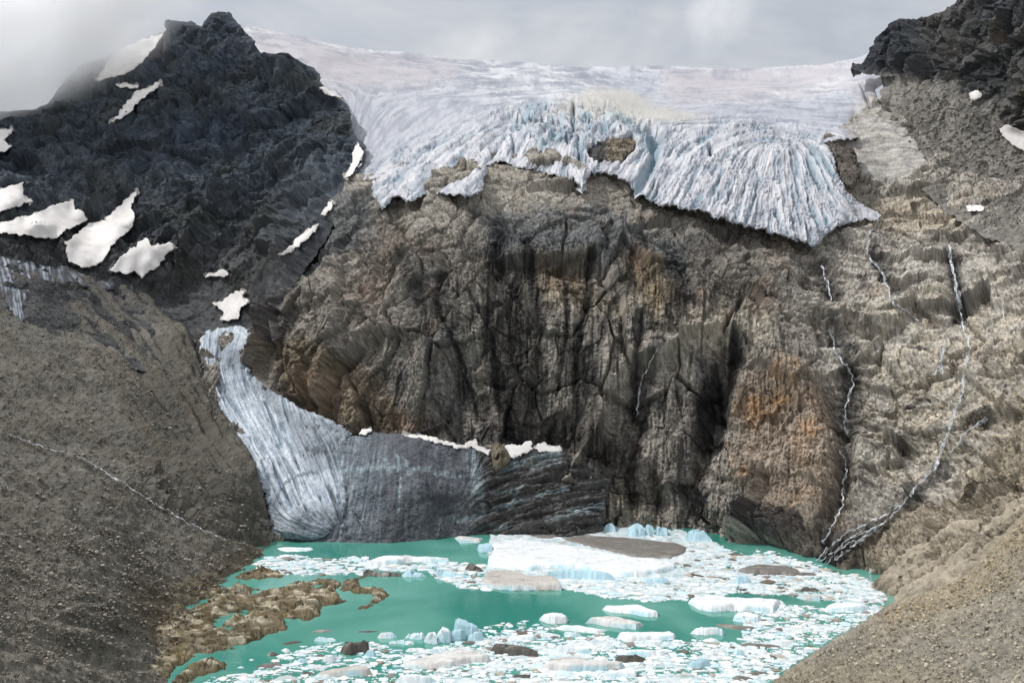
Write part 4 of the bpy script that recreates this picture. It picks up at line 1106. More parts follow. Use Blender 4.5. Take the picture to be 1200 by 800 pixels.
A, B, C_, D_, E6, R7, R8, G1_ = (380, 690, 6), (560, 690, 6), (740, 690, 6), (880, 630, 6.667), (740, 600, 6.667), (540, 610, 6), (290, 620, 4.444), (200, 690, 6)
FLOES = [
    # big raft in the middle of the lake
    ('main', None, [(571, 660), (572, 650), (577, 646), (576, 634), (595, 628), (612, 626), (633, 631), (648, 633), (683, 640), (707, 645), (737, 651), (770, 656), (792, 660), (792, 667), (770, 673), (745, 677), (720, 676), (700, 671), (680, 667), (655, 665), (640, 665), (622, 669), (600, 667), (580, 664)], 1.6, 'white', 'huge flat white ice raft in the middle of the lake', 0),
    ('floe', None, [(655, 627), (690, 624), (740, 628), (790, 633), (806, 640), (802, 649), (785, 655), (760, 655), (735, 651), (715, 646), (690, 640), (672, 634)], 1.0, 'grey', 'long grey gravel-covered floe behind the huge white raft', 0),
    ('floe', None, [(605, 625), (620, 619), (650, 618), (662, 624), (650, 631), (632, 631), (615, 627)], .8, 'grey', 'small grey debris floe touching the dark ice front', 0),
    ('berg', None, [(640, 665), (655, 663), (680, 666), (700, 668), (718, 675), (722, 681), (700, 680), (670, 675), (641, 673)], 3.0, 'blue', 'pale blue ice wall along the front edge of the huge white raft', 0),
    ('berg', None, [(559, 634), (576, 632), (578, 646), (565, 648), (560, 643)], 3.0, 'blue', 'pale blue block on the left corner of the huge white raft', 0),
    ('floe', R7, [(140, 410), (170, 330), (250, 320), (340, 325), (430, 355), (500, 385), (620, 385), (680, 420), (715, 490), (600, 495), (450, 490), (280, 490), (200, 470)], 1.6, 'tan', 'tan dirt-streaked floe in front of the huge white raft', 0),
    ('floe', R7, [(25, 320), (60, 300), (120, 305), (170, 340), (130, 365), (60, 345)], 1.5, 'dark', 'dark rubble-covered lump at the left end of the tan floe', .3),
    ('berg', R7, [(220, 30), (320, 38), (330, 66), (220, 76)], 2.5, 'blue', 'small blue ice block at the foot of the dark ice front', .3),
    ('floe', None, [(532, 628), (540, 624), (552, 626), (567, 628), (562, 635), (540, 637)], 1, 'dirty', 'dirty floe alone in the open water left of the huge raft', 0),
    ('floe', R7, [(130, 465), (180, 450), (240, 475), (210, 495), (150, 488)], .8, 'white', 'small white floe at the front left corner of the tan floe', 0),
    # left bay
    ('floe', R8, [(118, 75), (180, 72), (188, 80), (150, 84), (125, 82)], .5, 'white', 'thin white sliver floating by the ice tongue', 0),
    ('floe', R8, [(150, 90), (190, 82), (330, 85), (345, 100), (310, 112), (210, 118), (170, 105)], .8, 'white', 'oval white floe in the calm water below the ice tongue', 0),
    ('floe', R8, [(590, 195), (680, 150), (770, 128), (860, 122), (1050, 120), (1054, 150), (960, 160), (860, 160), (780, 187), (680, 200)], 2.0, 'white', 'long narrow white slab with a square right end', 0),
    ('berg', R8, [(800, 225), (860, 195), (910, 220), (940, 245), (860, 252), (810, 245)], 3, 'blue', 'blue-white iceberg with a pointed top below the long narrow slab', .5),
    ('floe', R8, [(600, 215), (620, 203), (700, 213), (800, 213), (802, 247), (720, 245), (650, 242), (600, 237)], 2.2, 'dark', 'black and white banded ice block beside the rock ring', .3),
    ('berg', R8, [(970, 220), (1000, 200), (1060, 215), (1150, 240), (1160, 255), (1060, 252), (990, 245)], 2, 'blue', 'low blue iceberg between the pointed iceberg and the tan floe', .3),
    ('floe', R8, [(520, 135), (570, 132), (590, 145), (530, 150)], .6, 'white', 'small white floe above the middle of the left brash band', 0),
    ('floe', R8, [(985, 165), (1020, 148), (1080, 165), (1040, 182), (1000, 178)], 1.5, 'white', 'rounded white floe at the right end of the long narrow slab', .2),
    # open-water row
    ('berg', B, [(425, 178), (490, 160), (590, 145), (640, 190), (620, 235), (540, 250), (500, 240), (460, 210)], 2.2, 'white', 'angular white berg with a straight dirt line, left of the middle row', .1),
    ('floe', None, [(705, 711), (710, 708), (748, 704), (763, 712), (771, 717), (771, 722), (760, 723), (733, 717), (715, 715)], 1.4, 'white', 'white floe with a rounded pinkish right end in open water', 0),
    ('floe', B, [(750, 225), (800, 200), (930, 165), (990, 170), (1090, 210), (1170, 240), (1110, 287), (1000, 272), (930, 262), (830, 235)], 1.5, 'dirty', 'white floe with a tan crest just below the pinkish-ended floe', 0),
    ('floe', B, [(530, 260), (600, 240), (720, 240), (920, 280), (840, 312), (700, 292), (610, 280)], 1.0, 'white', 'flat white floe tucked under the left side of the tan-crested floe', 0),
    ('floe', B, [(190, 330), (240, 310), (400, 305), (425, 330), (390, 357), (250, 372), (205, 350)], 1.4, 'white', 'loaf-shaped white floe left of the middle row', 0),
    ('floe', B, [(425, 310), (500, 285), (560, 300), (590, 325), (520, 337), (450, 335)], 1.2, 'white', 'bluish white floe right of the loaf-shaped floe', .1),
    ('floe', B, [(600, 290), (680, 280), (740, 310), (670, 338), (610, 320)], 1.2, 'white', 'white floe leaning on the flat floe under the tan-crested one', .2),
    ('floe', B, [(185, 235), (215, 215), (260, 238), (212, 262)], 1.2, 'white', 'small diamond-shaped white floe in the middle water', 0),
    ('floe', B, [(288, 215), (330, 203), (380, 215), (340, 230), (300, 228)], .5, 'white', 'small oval white floe beside the diamond-shaped floe', 0),
    ('floe', B, [(85, 400), (130, 375), (300, 375), (380, 405), (430, 440), (420, 480), (330, 470), (210, 455), (130, 430)], 1.7, 'dark', 'long dark brown rubble floe right of the blue ice cluster', .3),
    ('floe', B, [(540, 410), (590, 385), (680, 375), (770, 400), (820, 440), (760, 460), (640, 455), (560, 435)], 1.6, 'white', 'bluish slab with a dirty right end behind the big cream floe', .1),
    ('floe', B, [(440, 540), (490, 500), (580, 460), (680, 455), (760, 480), (880, 500), (1050, 525), (1000, 562), (860, 572), (720, 584), (600, 582), (500, 572)], 1.7, 'dirty', 'big cream floe with a dark crack at its right end, near the bottom', 0),
    ('floe', B, [(830, 595), (900, 570), (1100, 540), (1125, 590), (1110, 627), (960, 622)], 1.3, 'white', 'clean triangular slab at the right end of the big cream floe', 0),
    ('floe', None, [(722, 747), (728, 741), (745, 739), (760, 738), (777, 737), (785, 735), (793, 742), (790, 747), (765, 750), (740, 753)], 1.5, 'white', 'long white floe with a small bump on its right end', 0),
    ('floe', None, [(720, 763), (727, 757), (745, 757), (770, 761), (788, 763), (775, 769), (750, 769), (730, 767)], 1.4, 'white', 'bluish flat slab lying above the black block', 0),
    ('floe', None, [(719, 771), (725, 764), (738, 766), (757, 769), (763, 774), (745, 777), (727, 775)], 1.8, 'dark', 'black dirty ice block under the bluish flat slab', .3),
    ('floe', None, [(632, 799), (653, 793), (687, 796), (695, 802), (640, 806)], 1.0, 'white', 'white floe cut by the bottom edge below the big cream floe', 0),
    ('floe', B, [(220, 590), (280, 570), (380, 590), (370, 627), (260, 622)], 1.3, 'dark', 'brown rubble floe at the bottom between the white floes', .3),
    # blue cluster and the field left of it
    ('floe', A, [(370, 325), (400, 295), (475, 283), (520, 320), (470, 342), (400, 350)], 1.8, 'white', 'flat-topped white floe left of the blue ice cluster', .1),
    ('berg', A, [(555, 328), (620, 290), (690, 275), (712, 315), (690, 355), (640, 355), (600, 338)], 3.2, 'white', 'tilted white block next to the blue ice cluster', .4),
    ('berg', A, [(700, 320), (740, 298), (790, 310), (800, 390), (740, 385), (705, 360)], 2.8, 'white', 'cracked white berg squeezed between tilted block and blue cluster', .5),
    ('berg', A, [(780, 300), (830, 252), (870, 260), (905, 300), (885, 375), (800, 382)], 5.0, 'white', 'knobbly two-peaked white berg in the blue ice cluster', .8),
    ('berg', A, [(905, 265), (940, 212), (1040, 205), (1085, 235), (1087, 290), (1040, 320), (940, 330)], 6.0, 'blue', 'tallest square-topped blue iceberg of the cluster', .3),
    ('berg', A, [(882, 355), (905, 275), (950, 262), (1000, 280), (995, 335), (960, 366), (900, 368)], 4.2, 'blue', 'smooth-faced blue block in front of the tallest iceberg', .1),
    ('berg', A, [(1005, 352), (1010, 312), (1060, 300), (1110, 315), (1132, 355), (1060, 375)], 3.2, 'blue', 'low blue block at the right foot of the tallest iceberg', .4),
    ('floe', A, [(450, 355), (480, 338), (570, 333), (610, 340), (637, 378), (590, 388), (510, 376), (460, 392)], 1.6, 'white', 'arched white floe under the tilted white block', .2),
    ('berg', A, [(280, 445), (320, 405), (365, 440), (350, 482), (300, 478)], 3.2, 'blue', 'small pyramid of glassy ice in front of the brown lump', .2),
    ('floe', A, [(170, 480), (230, 458), (290, 480), (300, 512), (220, 506)], 1.3, 'white', 'white floe at the left foot of the glassy pyramid', 0),
    ('floe', A, [(110, 410), (150, 365), (250, 355), (320, 385), (315, 420), (230, 432), (190, 466), (140, 452)], 2.4, 'dark', 'brown rock-covered ice lump left of the glassy pyramid', .4),
    ('floe', A, [(220, 285), (260, 275), (380, 278), (392, 286), (310, 306), (240, 302)], .7, 'dark', 'thin black floe alone in open water above the brown lump', 0),
    ('floe', A, [(-5, 330), (50, 322), (90, 340), (70, 362), (0, 364)], 1.0, 'white', 'white floe with a flat top below the two flat brown rocks', 0),
    ('floe', A, [(-5, 470), (50, 450), (102, 490), (60, 518), (0, 516)], 1.7, 'white', 'chunky white floe left of the brown lump', .2),
    ('floe', A, [(-5, 550), (60, 530), (180, 535), (300, 550), (342, 600), (300, 617), (130, 614), (-40, 612), (-60, 580)], 1.4, 'tan', 'pinkish dirty floe near the bottom, left of the big flat dirty floe', .1),
    ('floe', A, [(540, 520), (600, 495), (720, 460), (830, 430), (940, 392), (1000, 410), (1090, 450), (1187, 485), (1150, 502), (1000, 512), (890, 550), (760, 562), (640, 572), (570, 557)], 1.4, 'dirty', 'big flat dirty floe below the blue ice cluster', 0),
    ('floe', A, [(480, 640), (540, 605), (640, 582), (720, 590), (800, 630), (740, 668), (560, 668)], 1.9, 'white', 'clean white floe at the bottom below the big flat dirty floe', .1),
    ('floe', A, [(480, 548), (540, 540), (577, 560), (540, 582), (480, 574)], 1.2, 'white', 'small white cube of ice at the left tip of the big flat dirty floe', .1),
    ('floe', A, [(565, 428), (600, 400), (690, 393), (747, 425), (690, 442), (600, 442)], 1.3, 'white', 'white floe just under the cracked white berg', .1),
    ('floe', A, [(795, 410), (820, 385), (880, 400), (852, 427), (810, 422)], 1.1, 'white', 'small white floe under the knobbly two-peaked berg', .1),
    ('floe', A, [(1060, 520), (1170, 510), (1187, 542), (1130, 562), (1070, 547)], 1.2, 'white', 'white floe off the right tip of the big flat dirty floe', .1),
    # right half
    ('floe', C_, [(410, 285), (450, 255), (520, 245), (600, 260), (665, 290), (640, 327), (540, 322), (460, 317)], 2.2, 'white', 'dome-shaped white floe in the right-hand water', .1),
    ('floe', C_, [(490, 337), (560, 325), (642, 370), (580, 382), (520, 362)], 1.0, 'white', 'flat white wedge in front of the dome-shaped floe', 0),
    ('floe', C_, [(575, 228), (640, 223), (740, 243), (860, 263), (922, 280), (850, 288), (720, 282), (620, 252)], .9, 'grey', 'thin grey gravelly floe right of the dome-shaped floe', 0),
    ('floe', C_, [(710, 205), (725, 150), (800, 143), (920, 195), (890, 237), (800, 242)], 1.8, 'white', 'double-stepped white floe under the wide bright slab', .2),
    ('floe', C_, [(740, 378), (830, 360), (960, 370), (1052, 395), (1040, 414), (900, 414), (780, 402)], 1.0, 'grey', 'greyish flat floe near the right gravel bank', 0),
    ('floe', C_, [(525, 440), (560, 410), (620, 400), (690, 435), (640, 457), (560, 457)], 1.4, 'white', 'white mound in the fine brash below the flat white wedge', .2),
    ('berg', C_, [(375, 548), (420, 500), (480, 460), (550, 475), (562, 530), (480, 562), (420, 562)], 2.6, 'blue', 'rounded bluish iceberg in the fine brash near the bottom right', .2),
    ('floe', C_, [(715, 442), (740, 395), (790, 430), (802, 462), (740, 467)], 2.0, 'white', 'upright white chunk left of the greyish flat floe', .3),
    ('floe', C_, [(230, 602), (330, 575), (430, 570), (462, 590), (350, 627), (260, 622)], 1.2, 'dirty', 'cream floe near the bottom, left of the bluish iceberg', 0),
    ('floe', C_, [(395, 62), (470, 30), (520, 23), (800, 48), (1050, 63), (1102, 80), (1040, 87), (1025, 122), (1000, 172), (860, 167), (720, 152), (560, 157), (490, 142), (440, 102)], 2.0, 'white', 'wide bright white slab at the right end of the raft', 0),
    ('floe', C_, [(366, 185), (450, 181), (456, 197), (390, 198)], .5, 'white', 'lone white sliver in the open water left of the wide bright slab', 0),
    ('floe', C_, [(985, 300), (1010, 290), (1130, 285), (1182, 300), (1150, 322), (1030, 324)], .9, 'white', 'flat white floe in the water right of the thin grey floe', 0),
    ('floe', C_, [(860, 315), (900, 303), (957, 320), (920, 337)], .8, 'white', 'small white floe below the tip of the thin grey floe', 0),
    ('floe', C_, [(820, 590), (880, 560), (950, 565), (975, 585), (920, 605), (850, 610)], .9, 'grey', 'grey gravelly floe beside the bank in the bottom right brash', .1),
    ('floe', C_, [(690, 615), (760, 590), (850, 605), (870, 640), (760, 645)], .9, 'grey', 'grey floe in the bottom right brash, left of the one at the bank', .1),
    ('floe', C_, [(725, 515), (770, 490), (810, 510), (790, 525)], 1.2, 'dark', 'small black lump in the brash right of the bluish iceberg', .2),
    ('floe', D_, [(560, 552), (600, 510), (660, 483), (760, 488), (870, 513), (937, 545), (920, 567), (860, 577), (720, 582), (600, 577)], 1.5, 'white', 'clean white slab right of the square green pool', 0),
    ('floe', None, [(863, 668), (875, 660), (890, 657), (905, 658), (922, 661), (936, 666), (938, 671), (961, 672), (955, 675), (925, 675), (902, 674), (880, 672)], 1.6, 'grey', 'long dark grey gravel-covered floe below the black rocks', .1),
    ('floe', D_, [(340, 442), (400, 423), (520, 428), (572, 460), (540, 492), (460, 492), (420, 482)], 1.2, 'tan', 'brown-topped floe behind the square green pool', .1),
    ('floe', D_, [(380, 387), (420, 363), (500, 373), (552, 410), (480, 422), (400, 417)], 1.4, 'dark', 'dark floe right behind the brown-topped floe', .2),
    ('floe', D_, [(520, 262), (580, 250), (640, 262), (642, 277), (560, 282)], .6, 'white', 'pale sliver at the foot of the waterfall gully', 0),
    ('berg', E6, [(790, 542), (830, 480), (870, 470), (932, 520), (922, 552), (830, 562)], 3.5, 'blue', 'rounded blue lump of ice below the long dark grey floe', .2),
    ('berg', E6, [(400, 195), (450, 150), (520, 125), (570, 135), (622, 190), (642, 237), (500, 224), (420, 208)], 4.5, 'blue', 'grey-blue ice block stranded at the foot of the cliff', .4),
    ('berg', None, [(733, 626), (734, 622), (740, 612), (749, 610), (755, 618), (757, 627), (745, 629)], 4.5, 'blue', 'blue ice pillar at the cliff foot, leftmost of three', .4),
    ('berg', None, [(755, 626), (756, 614), (761, 611), (766, 616), (767, 626), (760, 628)], 4.2, 'blue', 'small blue ice pillar at the cliff foot, middle of three', .4),
    ('berg', E6, [(188, 185), (190, 120), (230, 95), (270, 100), (297, 150), (282, 188)], 4.2, 'blue', 'blue ice pillar at the cliff foot, rightmost of three', .4),
    ('berg', None, [(707, 621), (709, 613), (716, 610), (722, 616), (722, 623), (714, 624)], 3.5, 'blue', 'blue ice chunk where the dark ice front meets the cliff', .4),
    ('floe', E6, [(770, 590), (830, 570), (900, 580), (942, 608), (880, 617), (800, 600)], 1.0, 'dark', 'brown smudged floe just below the rounded blue lump', .1),
    ('floe', E6, [(400, 468), (490, 455), (560, 490), (580, 512), (480, 510), (440, 480)], .9, 'dark', 'dark dirt-covered floe at the right end of the huge raft', .1),
    ('floe', E6, [(740, 315), (800, 300), (880, 320), (880, 338), (780, 345)], .8, 'dark', 'small dark floe in the brash under the cliff foot', .1),
    ('floe', E6, [(455, 285), (520, 262), (610, 270), (620, 285), (520, 305), (470, 300)], .9, 'tan', 'small tan floe in front of the grey-blue ice block', .1),
    ('floe', E6, [(50, 540), (75, 500), (180, 495), (260, 505), (330, 540), (250, 560), (120, 562)], 1.6, 'blue', 'pale blue slab with a vertical crack on the raft front', 0),
    # left bottom corner
    ('floe', G1_, [(1005, 357), (1020, 330), (1050, 322), (1150, 325), (1170, 345), (1120, 367), (1050, 372)], 1.2, 'white', 'white floe with a notched top beside the flat brown rock', 0),
    ('floe', G1_, [(765, 378), (860, 345), (942, 360), (890, 377), (800, 392)], .6, 'dark', 'low brown floe off the tip of the rock shelf', 0),
    ('floe', G1_, [(980, 288), (1060, 265), (1152, 280), (1110, 302), (1010, 307)], .7, 'dark', 'flat brown floe alone in the water right of the rock shelf', 0),
    ('floe', G1_, [(770, 400), (800, 393), (852, 420), (815, 447)], 1.2, 'white', 'small wedge of white ice below the low brown floe', 0),
    ('floe', G1_, [(543, 487), (570, 466), (597, 480), (570, 504)], 1.0, 'white', 'lone round white chunk in the bottom left water', 0),
    ('floe', G1_, [(455, 542), (490, 520), (532, 545), (490, 557)], 1.0, 'white', 'small white chunk right of the narrow rock hump', .1),
    ('floe', G1_, [(410, 582), (450, 570), (580, 590), (560, 607), (450, 604)], .8, 'white', 'long flat white floe at the bottom left', 0),
    ('floe', G1_, [(590, 542), (660, 505), (780, 500), (792, 537), (700, 557)], 1.1, 'grey', 'greyish half-melted floe in the bottom left water', 0),
    ('floe', G1_, [(790, 475), (830, 448), (882, 465), (860, 492), (800, 490)], 1.2, 'white', 'white floe right of the dirty rubble lump', .1),
    ('floe', G1_, [(868, 502), (920, 465), (972, 470), (967, 502), (910, 527)], 1.6, 'white', 'clean white block in the middle of the bottom left ice', .1),
    ('floe', G1_, [(910, 582), (960, 560), (1012, 585), (1000, 602), (920, 602)], 1.5, 'dark', 'brown lump at the left end of the pinkish dirty floe', .2),
    ('floe', G1_, [(735, 612), (820, 585), (922, 615), (860, 642), (760, 642)], 1.2, 'dirty', 'dirty white floe near the bottom below the clean white block', .1),
    ('floe', G1_, [(960, 402), (1010, 386), (1102, 405), (1050, 420)], .7, 'white', 'thin white floe below the notched-top floe', 0),
    ('floe', G1_, [(890, 382), (960, 376), (967, 392), (930, 410)], .8, 'white', 'small white floe left of the notched-top floe', 0),
    ('floe', G1_, [(670, 445), (740, 428), (782, 455), (700, 473)], .9, 'dark', 'dirty rubble lump left of the bottom left ice', .2),
    ('floe', G1_, [(915, 545), (970, 505), (1060, 510), (1107, 545), (1000, 565)], 1.3, 'white', 'white floe lying over the back of the pinkish dirty floe', .1),
]
for k_, (nm, tr, pts, h, kind, label, block) in enumerate(FLOES):
    poly = zoom(*tr, pts) if tr else pts
    floe('iceberg' if nm == 'berg' else 'ice_floe', 'iceberg' if nm == 'berg' else 'ice floe', label, poly, h, kind, 500 + 11 * k_, block)

# ---- brash: small broken ice ----------------------------------------------------------------------------------------------
ICO = None


def chunk_mesh(seed):
    r = np.random.default_rng(seed)
    n = 9
    a = np.sort(r.uniform(0, 2 * np.pi, n))
    rad = r.uniform(.72, 1.12, n)
    el = r.uniform(.5, .95)
    low = np.stack([np.cos(a) * rad, np.sin(a) * rad * el, np.full(n, -.25)], -1)
    mid = np.stack([np.cos(a) * rad, np.sin(a) * rad * el, r.uniform(.12, .3, n)], -1)
    t = r.uniform(.45, .8)
    tilt = r.normal(0, .16, 2)
    hi = np.stack([np.cos(a) * rad * t, np.sin(a) * rad * el * t, r.uniform(.3, .5, n)], -1)
    hi[:, 2] += hi[:, 0] * tilt[0] + hi[:, 1] * tilt[1]
    c = np.array([[0, 0, hi[:, 2].mean() + r.uniform(-.02, .12)]])
    v = np.concatenate([low, mid, hi, c])
    f = []
    for k in range(n):
        m = (k + 1) % n
        for o in (0, n):
            f += [[o + k, o + m, o + n + m], [o + k, o + n + m, o + n + k]]
        f.append([2 * n + k, 2 * n + m, 3 * n])
    return v, np.array(f)


CHUNKS = [chunk_mesh(900 + k) for k in range(12)]
ZONES = [  # outline, tries, size range (half width, photo px), dirt share, label of a countable piece, group
    ([(300, 657), (330, 651), (345, 649), (380, 656), (430, 651), (440, 664), (425, 673), (380, 674), (330, 673), (300, 667)], 900, (1.6, 6), .06, 'small white chunk in the brash between the left scree and the banded block', 'brash by the left scree'),
    ([(425, 660), (470, 654), (520, 660), (570, 660), (572, 690), (545, 690), (520, 682), (500, 670), (440, 668)], 500, (1.6, 7), .05, 'small white chunk jammed below the long narrow slab', 'brash below the long slab'),
    ([(700, 672), (745, 674), (800, 678), (830, 684), (870, 690), (840, 702), (800, 701), (770, 706), (740, 701), (715, 701), (680, 693), (660, 690), (640, 676)], 1400, (1.4, 6), .08, 'small white chunk in the crushed ice along the front of the huge raft', 'crushed ice on the raft front'),
    ([(640, 622), (700, 618), (740, 626), (800, 632), (800, 634), (700, 626)], 300, (1.2, 3.2), .25, None, None),
    ([(795, 640), (830, 636), (870, 650), (905, 648), (960, 664), (990, 674), (1015, 676), (1037, 692), (1040, 705), (1010, 708), (960, 702), (920, 698), (870, 695), (830, 682), (790, 668)], 2600, (1.3, 5.5), .22, 'small chunk in the grey and white brash below the waterfall gully', 'brash below the gully'),
    ([(905, 708), (960, 712), (1040, 708), (1020, 722), (980, 745), (930, 778), (910, 793), (898, 800), (870, 760), (870, 725)], 1500, (1.4, 5.5), .08, 'small white chunk drifting beside the right gravel bank', 'brash beside the gravel bank'),
    ([(640, 760), (700, 742), (760, 752), (800, 750), (870, 752), (905, 770), (895, 808), (620, 812)], 3000, (1.3, 6), .10, 'small chunk in the fine brash at the bottom right of the lake', 'fine brash at the bottom right'),
    ([(470, 770), (520, 755), (600, 740), (680, 745), (700, 760), (660, 812), (480, 812)], 1500, (1.4, 6), .12, 'small chunk between the big dirty floes at the bottom middle', 'brash at the bottom middle'),
    ([(225, 806), (250, 792), (290, 790), (330, 768), (380, 752), (440, 752), (480, 765), (480, 812), (225, 812)], 700, (1.6, 6.5), .08, 'small white chunk in the ice at the bottom left of the lake', 'brash at the bottom left'),
    ([(560, 735), (600, 728), (660, 735), (640, 748), (590, 752), (560, 748)], 120, (1.6, 5), .03, 'small white chunk in the open water right of the blue cluster', 'chunks right of the blue cluster'),
    ([(880, 640), (905, 646), (960, 662), (990, 672), (960, 672), (900, 655)], 130, (1.3, 4), .05, None, None),
]
chunk_list = []
for zi, (poly, tries, (lo, hi), dirt, label, group) in enumerate(ZONES):
    r = np.random.default_rng(40 + zi)
    xs, ys = [p[0] for p in poly], [p[1] for p in poly]
    pu, pv = r.uniform(min(xs), max(xs), tries * 3), r.uniform(min(ys), max(ys), tries * 3)
    s_, _, _ = sdf(pu, pv, poly)
    dens = fbm(np.stack([pu / 14, pv / 7, 0 * pu], -1), 3, 70 + zi)
    ok = (s_ + 4 * dens > 0) & (dens > -.2)
    for fl in ALL_FLOES:
        fx, fy = [p[0] for p in fl], [p[1] for p in fl]
        near_ = ok & (pu > min(fx)) & (pu < max(fx)) & (pv > min(fy)) & (pv < max(fy))
        if near_.any():
            q_, _, _ = sdf(pu[near_], pv[near_], fl)
            ok[np.where(near_)[0][q_ > 1.0]] = False
    pu, pv = pu[ok], pv[ok]
    big_ = (r.random(len(pu)) < .05)
    sz = .75 * lo + (1.5 * hi - lo) * r.power(.42, len(pu)) ** 1.7 * r.uniform(.5, 1, len(pu))
    sz = np.where(big_ & (sz < 6), sz * 1.4 + 2.0, sz)
    order = np.argsort(-sz)
    acc = np.zeros((0, 3))
    for i in order:
        if len(acc):
            dd = np.hypot(acc[:, 0] - pu[i], (acc[:, 1] - pv[i]) * 2.6)
            if (dd < .66 * (acc[:, 2] + sz[i])).any():
                continue
        acc = np.vstack([acc, [pu[i], pv[i], sz[i]]])
    for k, (a_, b_2, c_2) in enumerate(acc):
        chunk_list.append((a_, b_2, c_2, zi, r.random() < dirt, r.random()))

# SLUSH: soft crushed ice between the chunks, just breaking the surface
sv_, sf_, sc_l, so_ = [], [], [], 0
for k_, (poly, cover) in enumerate([(ZONES[0][0], .02), (ZONES[1][0], .08), (ZONES[2][0], .2), (ZONES[4][0], .14), (ZONES[5][0], -.02), (ZONES[6][0], .0), (ZONES[7][0], -.02), (ZONES[8][0], -.12), ([(575, 626), (640, 620), (700, 614), (800, 622), (850, 640), (830, 690), (700, 690), (570, 670)], .3)]):
    S = Sheet(poly, lambda u, v: lake_depth(v), step=.75, margin=2, jitter=5, jscale=8, seed=950 + k_, curl=1.0)
    Q = S.P0
    z = .55 * (fbm(Q * np.array([.6, 1, 1]) / 5, 5, 951 + k_, gain=.65) + cover + .04) * sstep(-1, 3, S.sd)
    fa, ra, ea = facet(Q * np.array([.7, 1, 1]) / 1.5, 952 + k_)
    z = np.where(z > 0, .06 + z + .16 * fa * sstep(0, .1, z), z) - .03
    S.displace(np.where(S.sd < 0, -.2, z), UP)
    c = mix(lin(168, 188, 192)[None], lin(220, 224, 224)[None], ra)
    c = mix(c, lin(150, 140, 128), .6 * sstep(.15, .4, fbm(Q / 6 + 5, 4, 953 + k_)))
    f = S.idx
    f = np.stack([f[:-1, :-1], f[1:, :-1], f[1:, 1:], f[:-1, 1:]], -1).reshape(-1, 4)
    f = f[(f >= 0).all(1)]
    f = f[(S.P[f][:, :, 2] > 0).any(1)]
    sv_.append(S.P), sf_.append(f + so_), sc_l.append(c)
    so_ += len(S.P)
tag(mesh_obj('slush', np.concatenate(sv_), np.concatenate(sf_), M_FLOE, {'tint': np.clip(np.concatenate(sc_l), 0, 1)}), 'crushed grey white slush filling the water between the floes', 'slush', None, 'stuff')

n_ind = {0: 24, 1: 14, 2: 22, 4: 26, 5: 26, 6: 30, 7: 18, 8: 22, 9: 12}
bv, bf, bc, off_ = [], [], [], 0
PAL = [lin(232, 236, 238), lin(222, 230, 234), lin(200, 222, 230), lin(214, 222, 226), lin(226, 224, 220)]
DPAL = [lin(150, 138, 124), lin(110, 98, 86), lin(178, 166, 152), lin(132, 124, 116)]
made, count = {}, {}
for (u_, v_, s_, zi, dirty, rr) in chunk_list:
    d_ = float(lake_depth(v_))
    pos = unproj(u_, v_, d_)
    size = s_ * d_ / F
    col_ = (DPAL if dirty else PAL)[int(rr * 997) % (4 if dirty else 5)]
    vi = int(rr * 12)
    ang = (rr * 7919) % 1 * .9 - .45 + (math.pi if rr > .5 else 0)
    hz = size * (.5 + .5 * ((rr * 131) % 1)) * (1 if s_ < 5 else .6)
    if count.get(zi, 0) < n_ind.get(zi, 0):
        count[zi] = count.get(zi, 0) + 1
        key = (vi, tuple(col_))
        if key not in made:
            v0, f0 = CHUNKS[vi]
            o = mesh_obj('ice_chunk', v0, f0, M_FLOE, {'tint': np.tile(col_, (len(v0), 1))})
            made[key] = o
        else:
            o = made[key].copy()
            COL.objects.link(o)
        o.location = (pos[0], pos[1], .02)
        o.rotation_euler = (0, 0, ang)
        o.scale = (size, size * 1.15, hz)
        tag(o, ZONES[zi][4], 'ice chunk', ZONES[zi][5])
    else:
        v0, f0 = CHUNKS[vi]
        ca, sa = math.cos(ang), math.sin(ang)
        x_, y_ = v0[:, 0] * size, v0[:, 1] * size * 1.15
        bv.append(np.stack([pos[0] + ca * x_ - sa * y_, pos[1] + sa * x_ + ca * y_, v0[:, 2] * hz + .02], -1))
        bf.append(f0 + off_)
        bc.append(np.tile(col_, (len(v0), 1)))
        off_ += len(v0)
o = mesh_obj('brash_ice', np.concatenate(bv), np.concatenate(bf), M_FLOE, {'tint': np.concatenate(bc)})
tag(o, 'fine broken ice filling the gaps between the floes on the lake', 'brash ice', None, 'stuff')
print('chunks', len(chunk_list), 'individual', sum(count.values()), 'floes', len(FLOES))
# ------------------------------------------------------------------ running water on the rock
m, nt_, b_ = new_mat('white_water')
b_.inputs['Base Color'].default_value = (*lin(222, 227, 232), 1)
b_.inputs['Roughness'].default_value = 0.35
M_WATER = m
gnd = ground(2, 0)


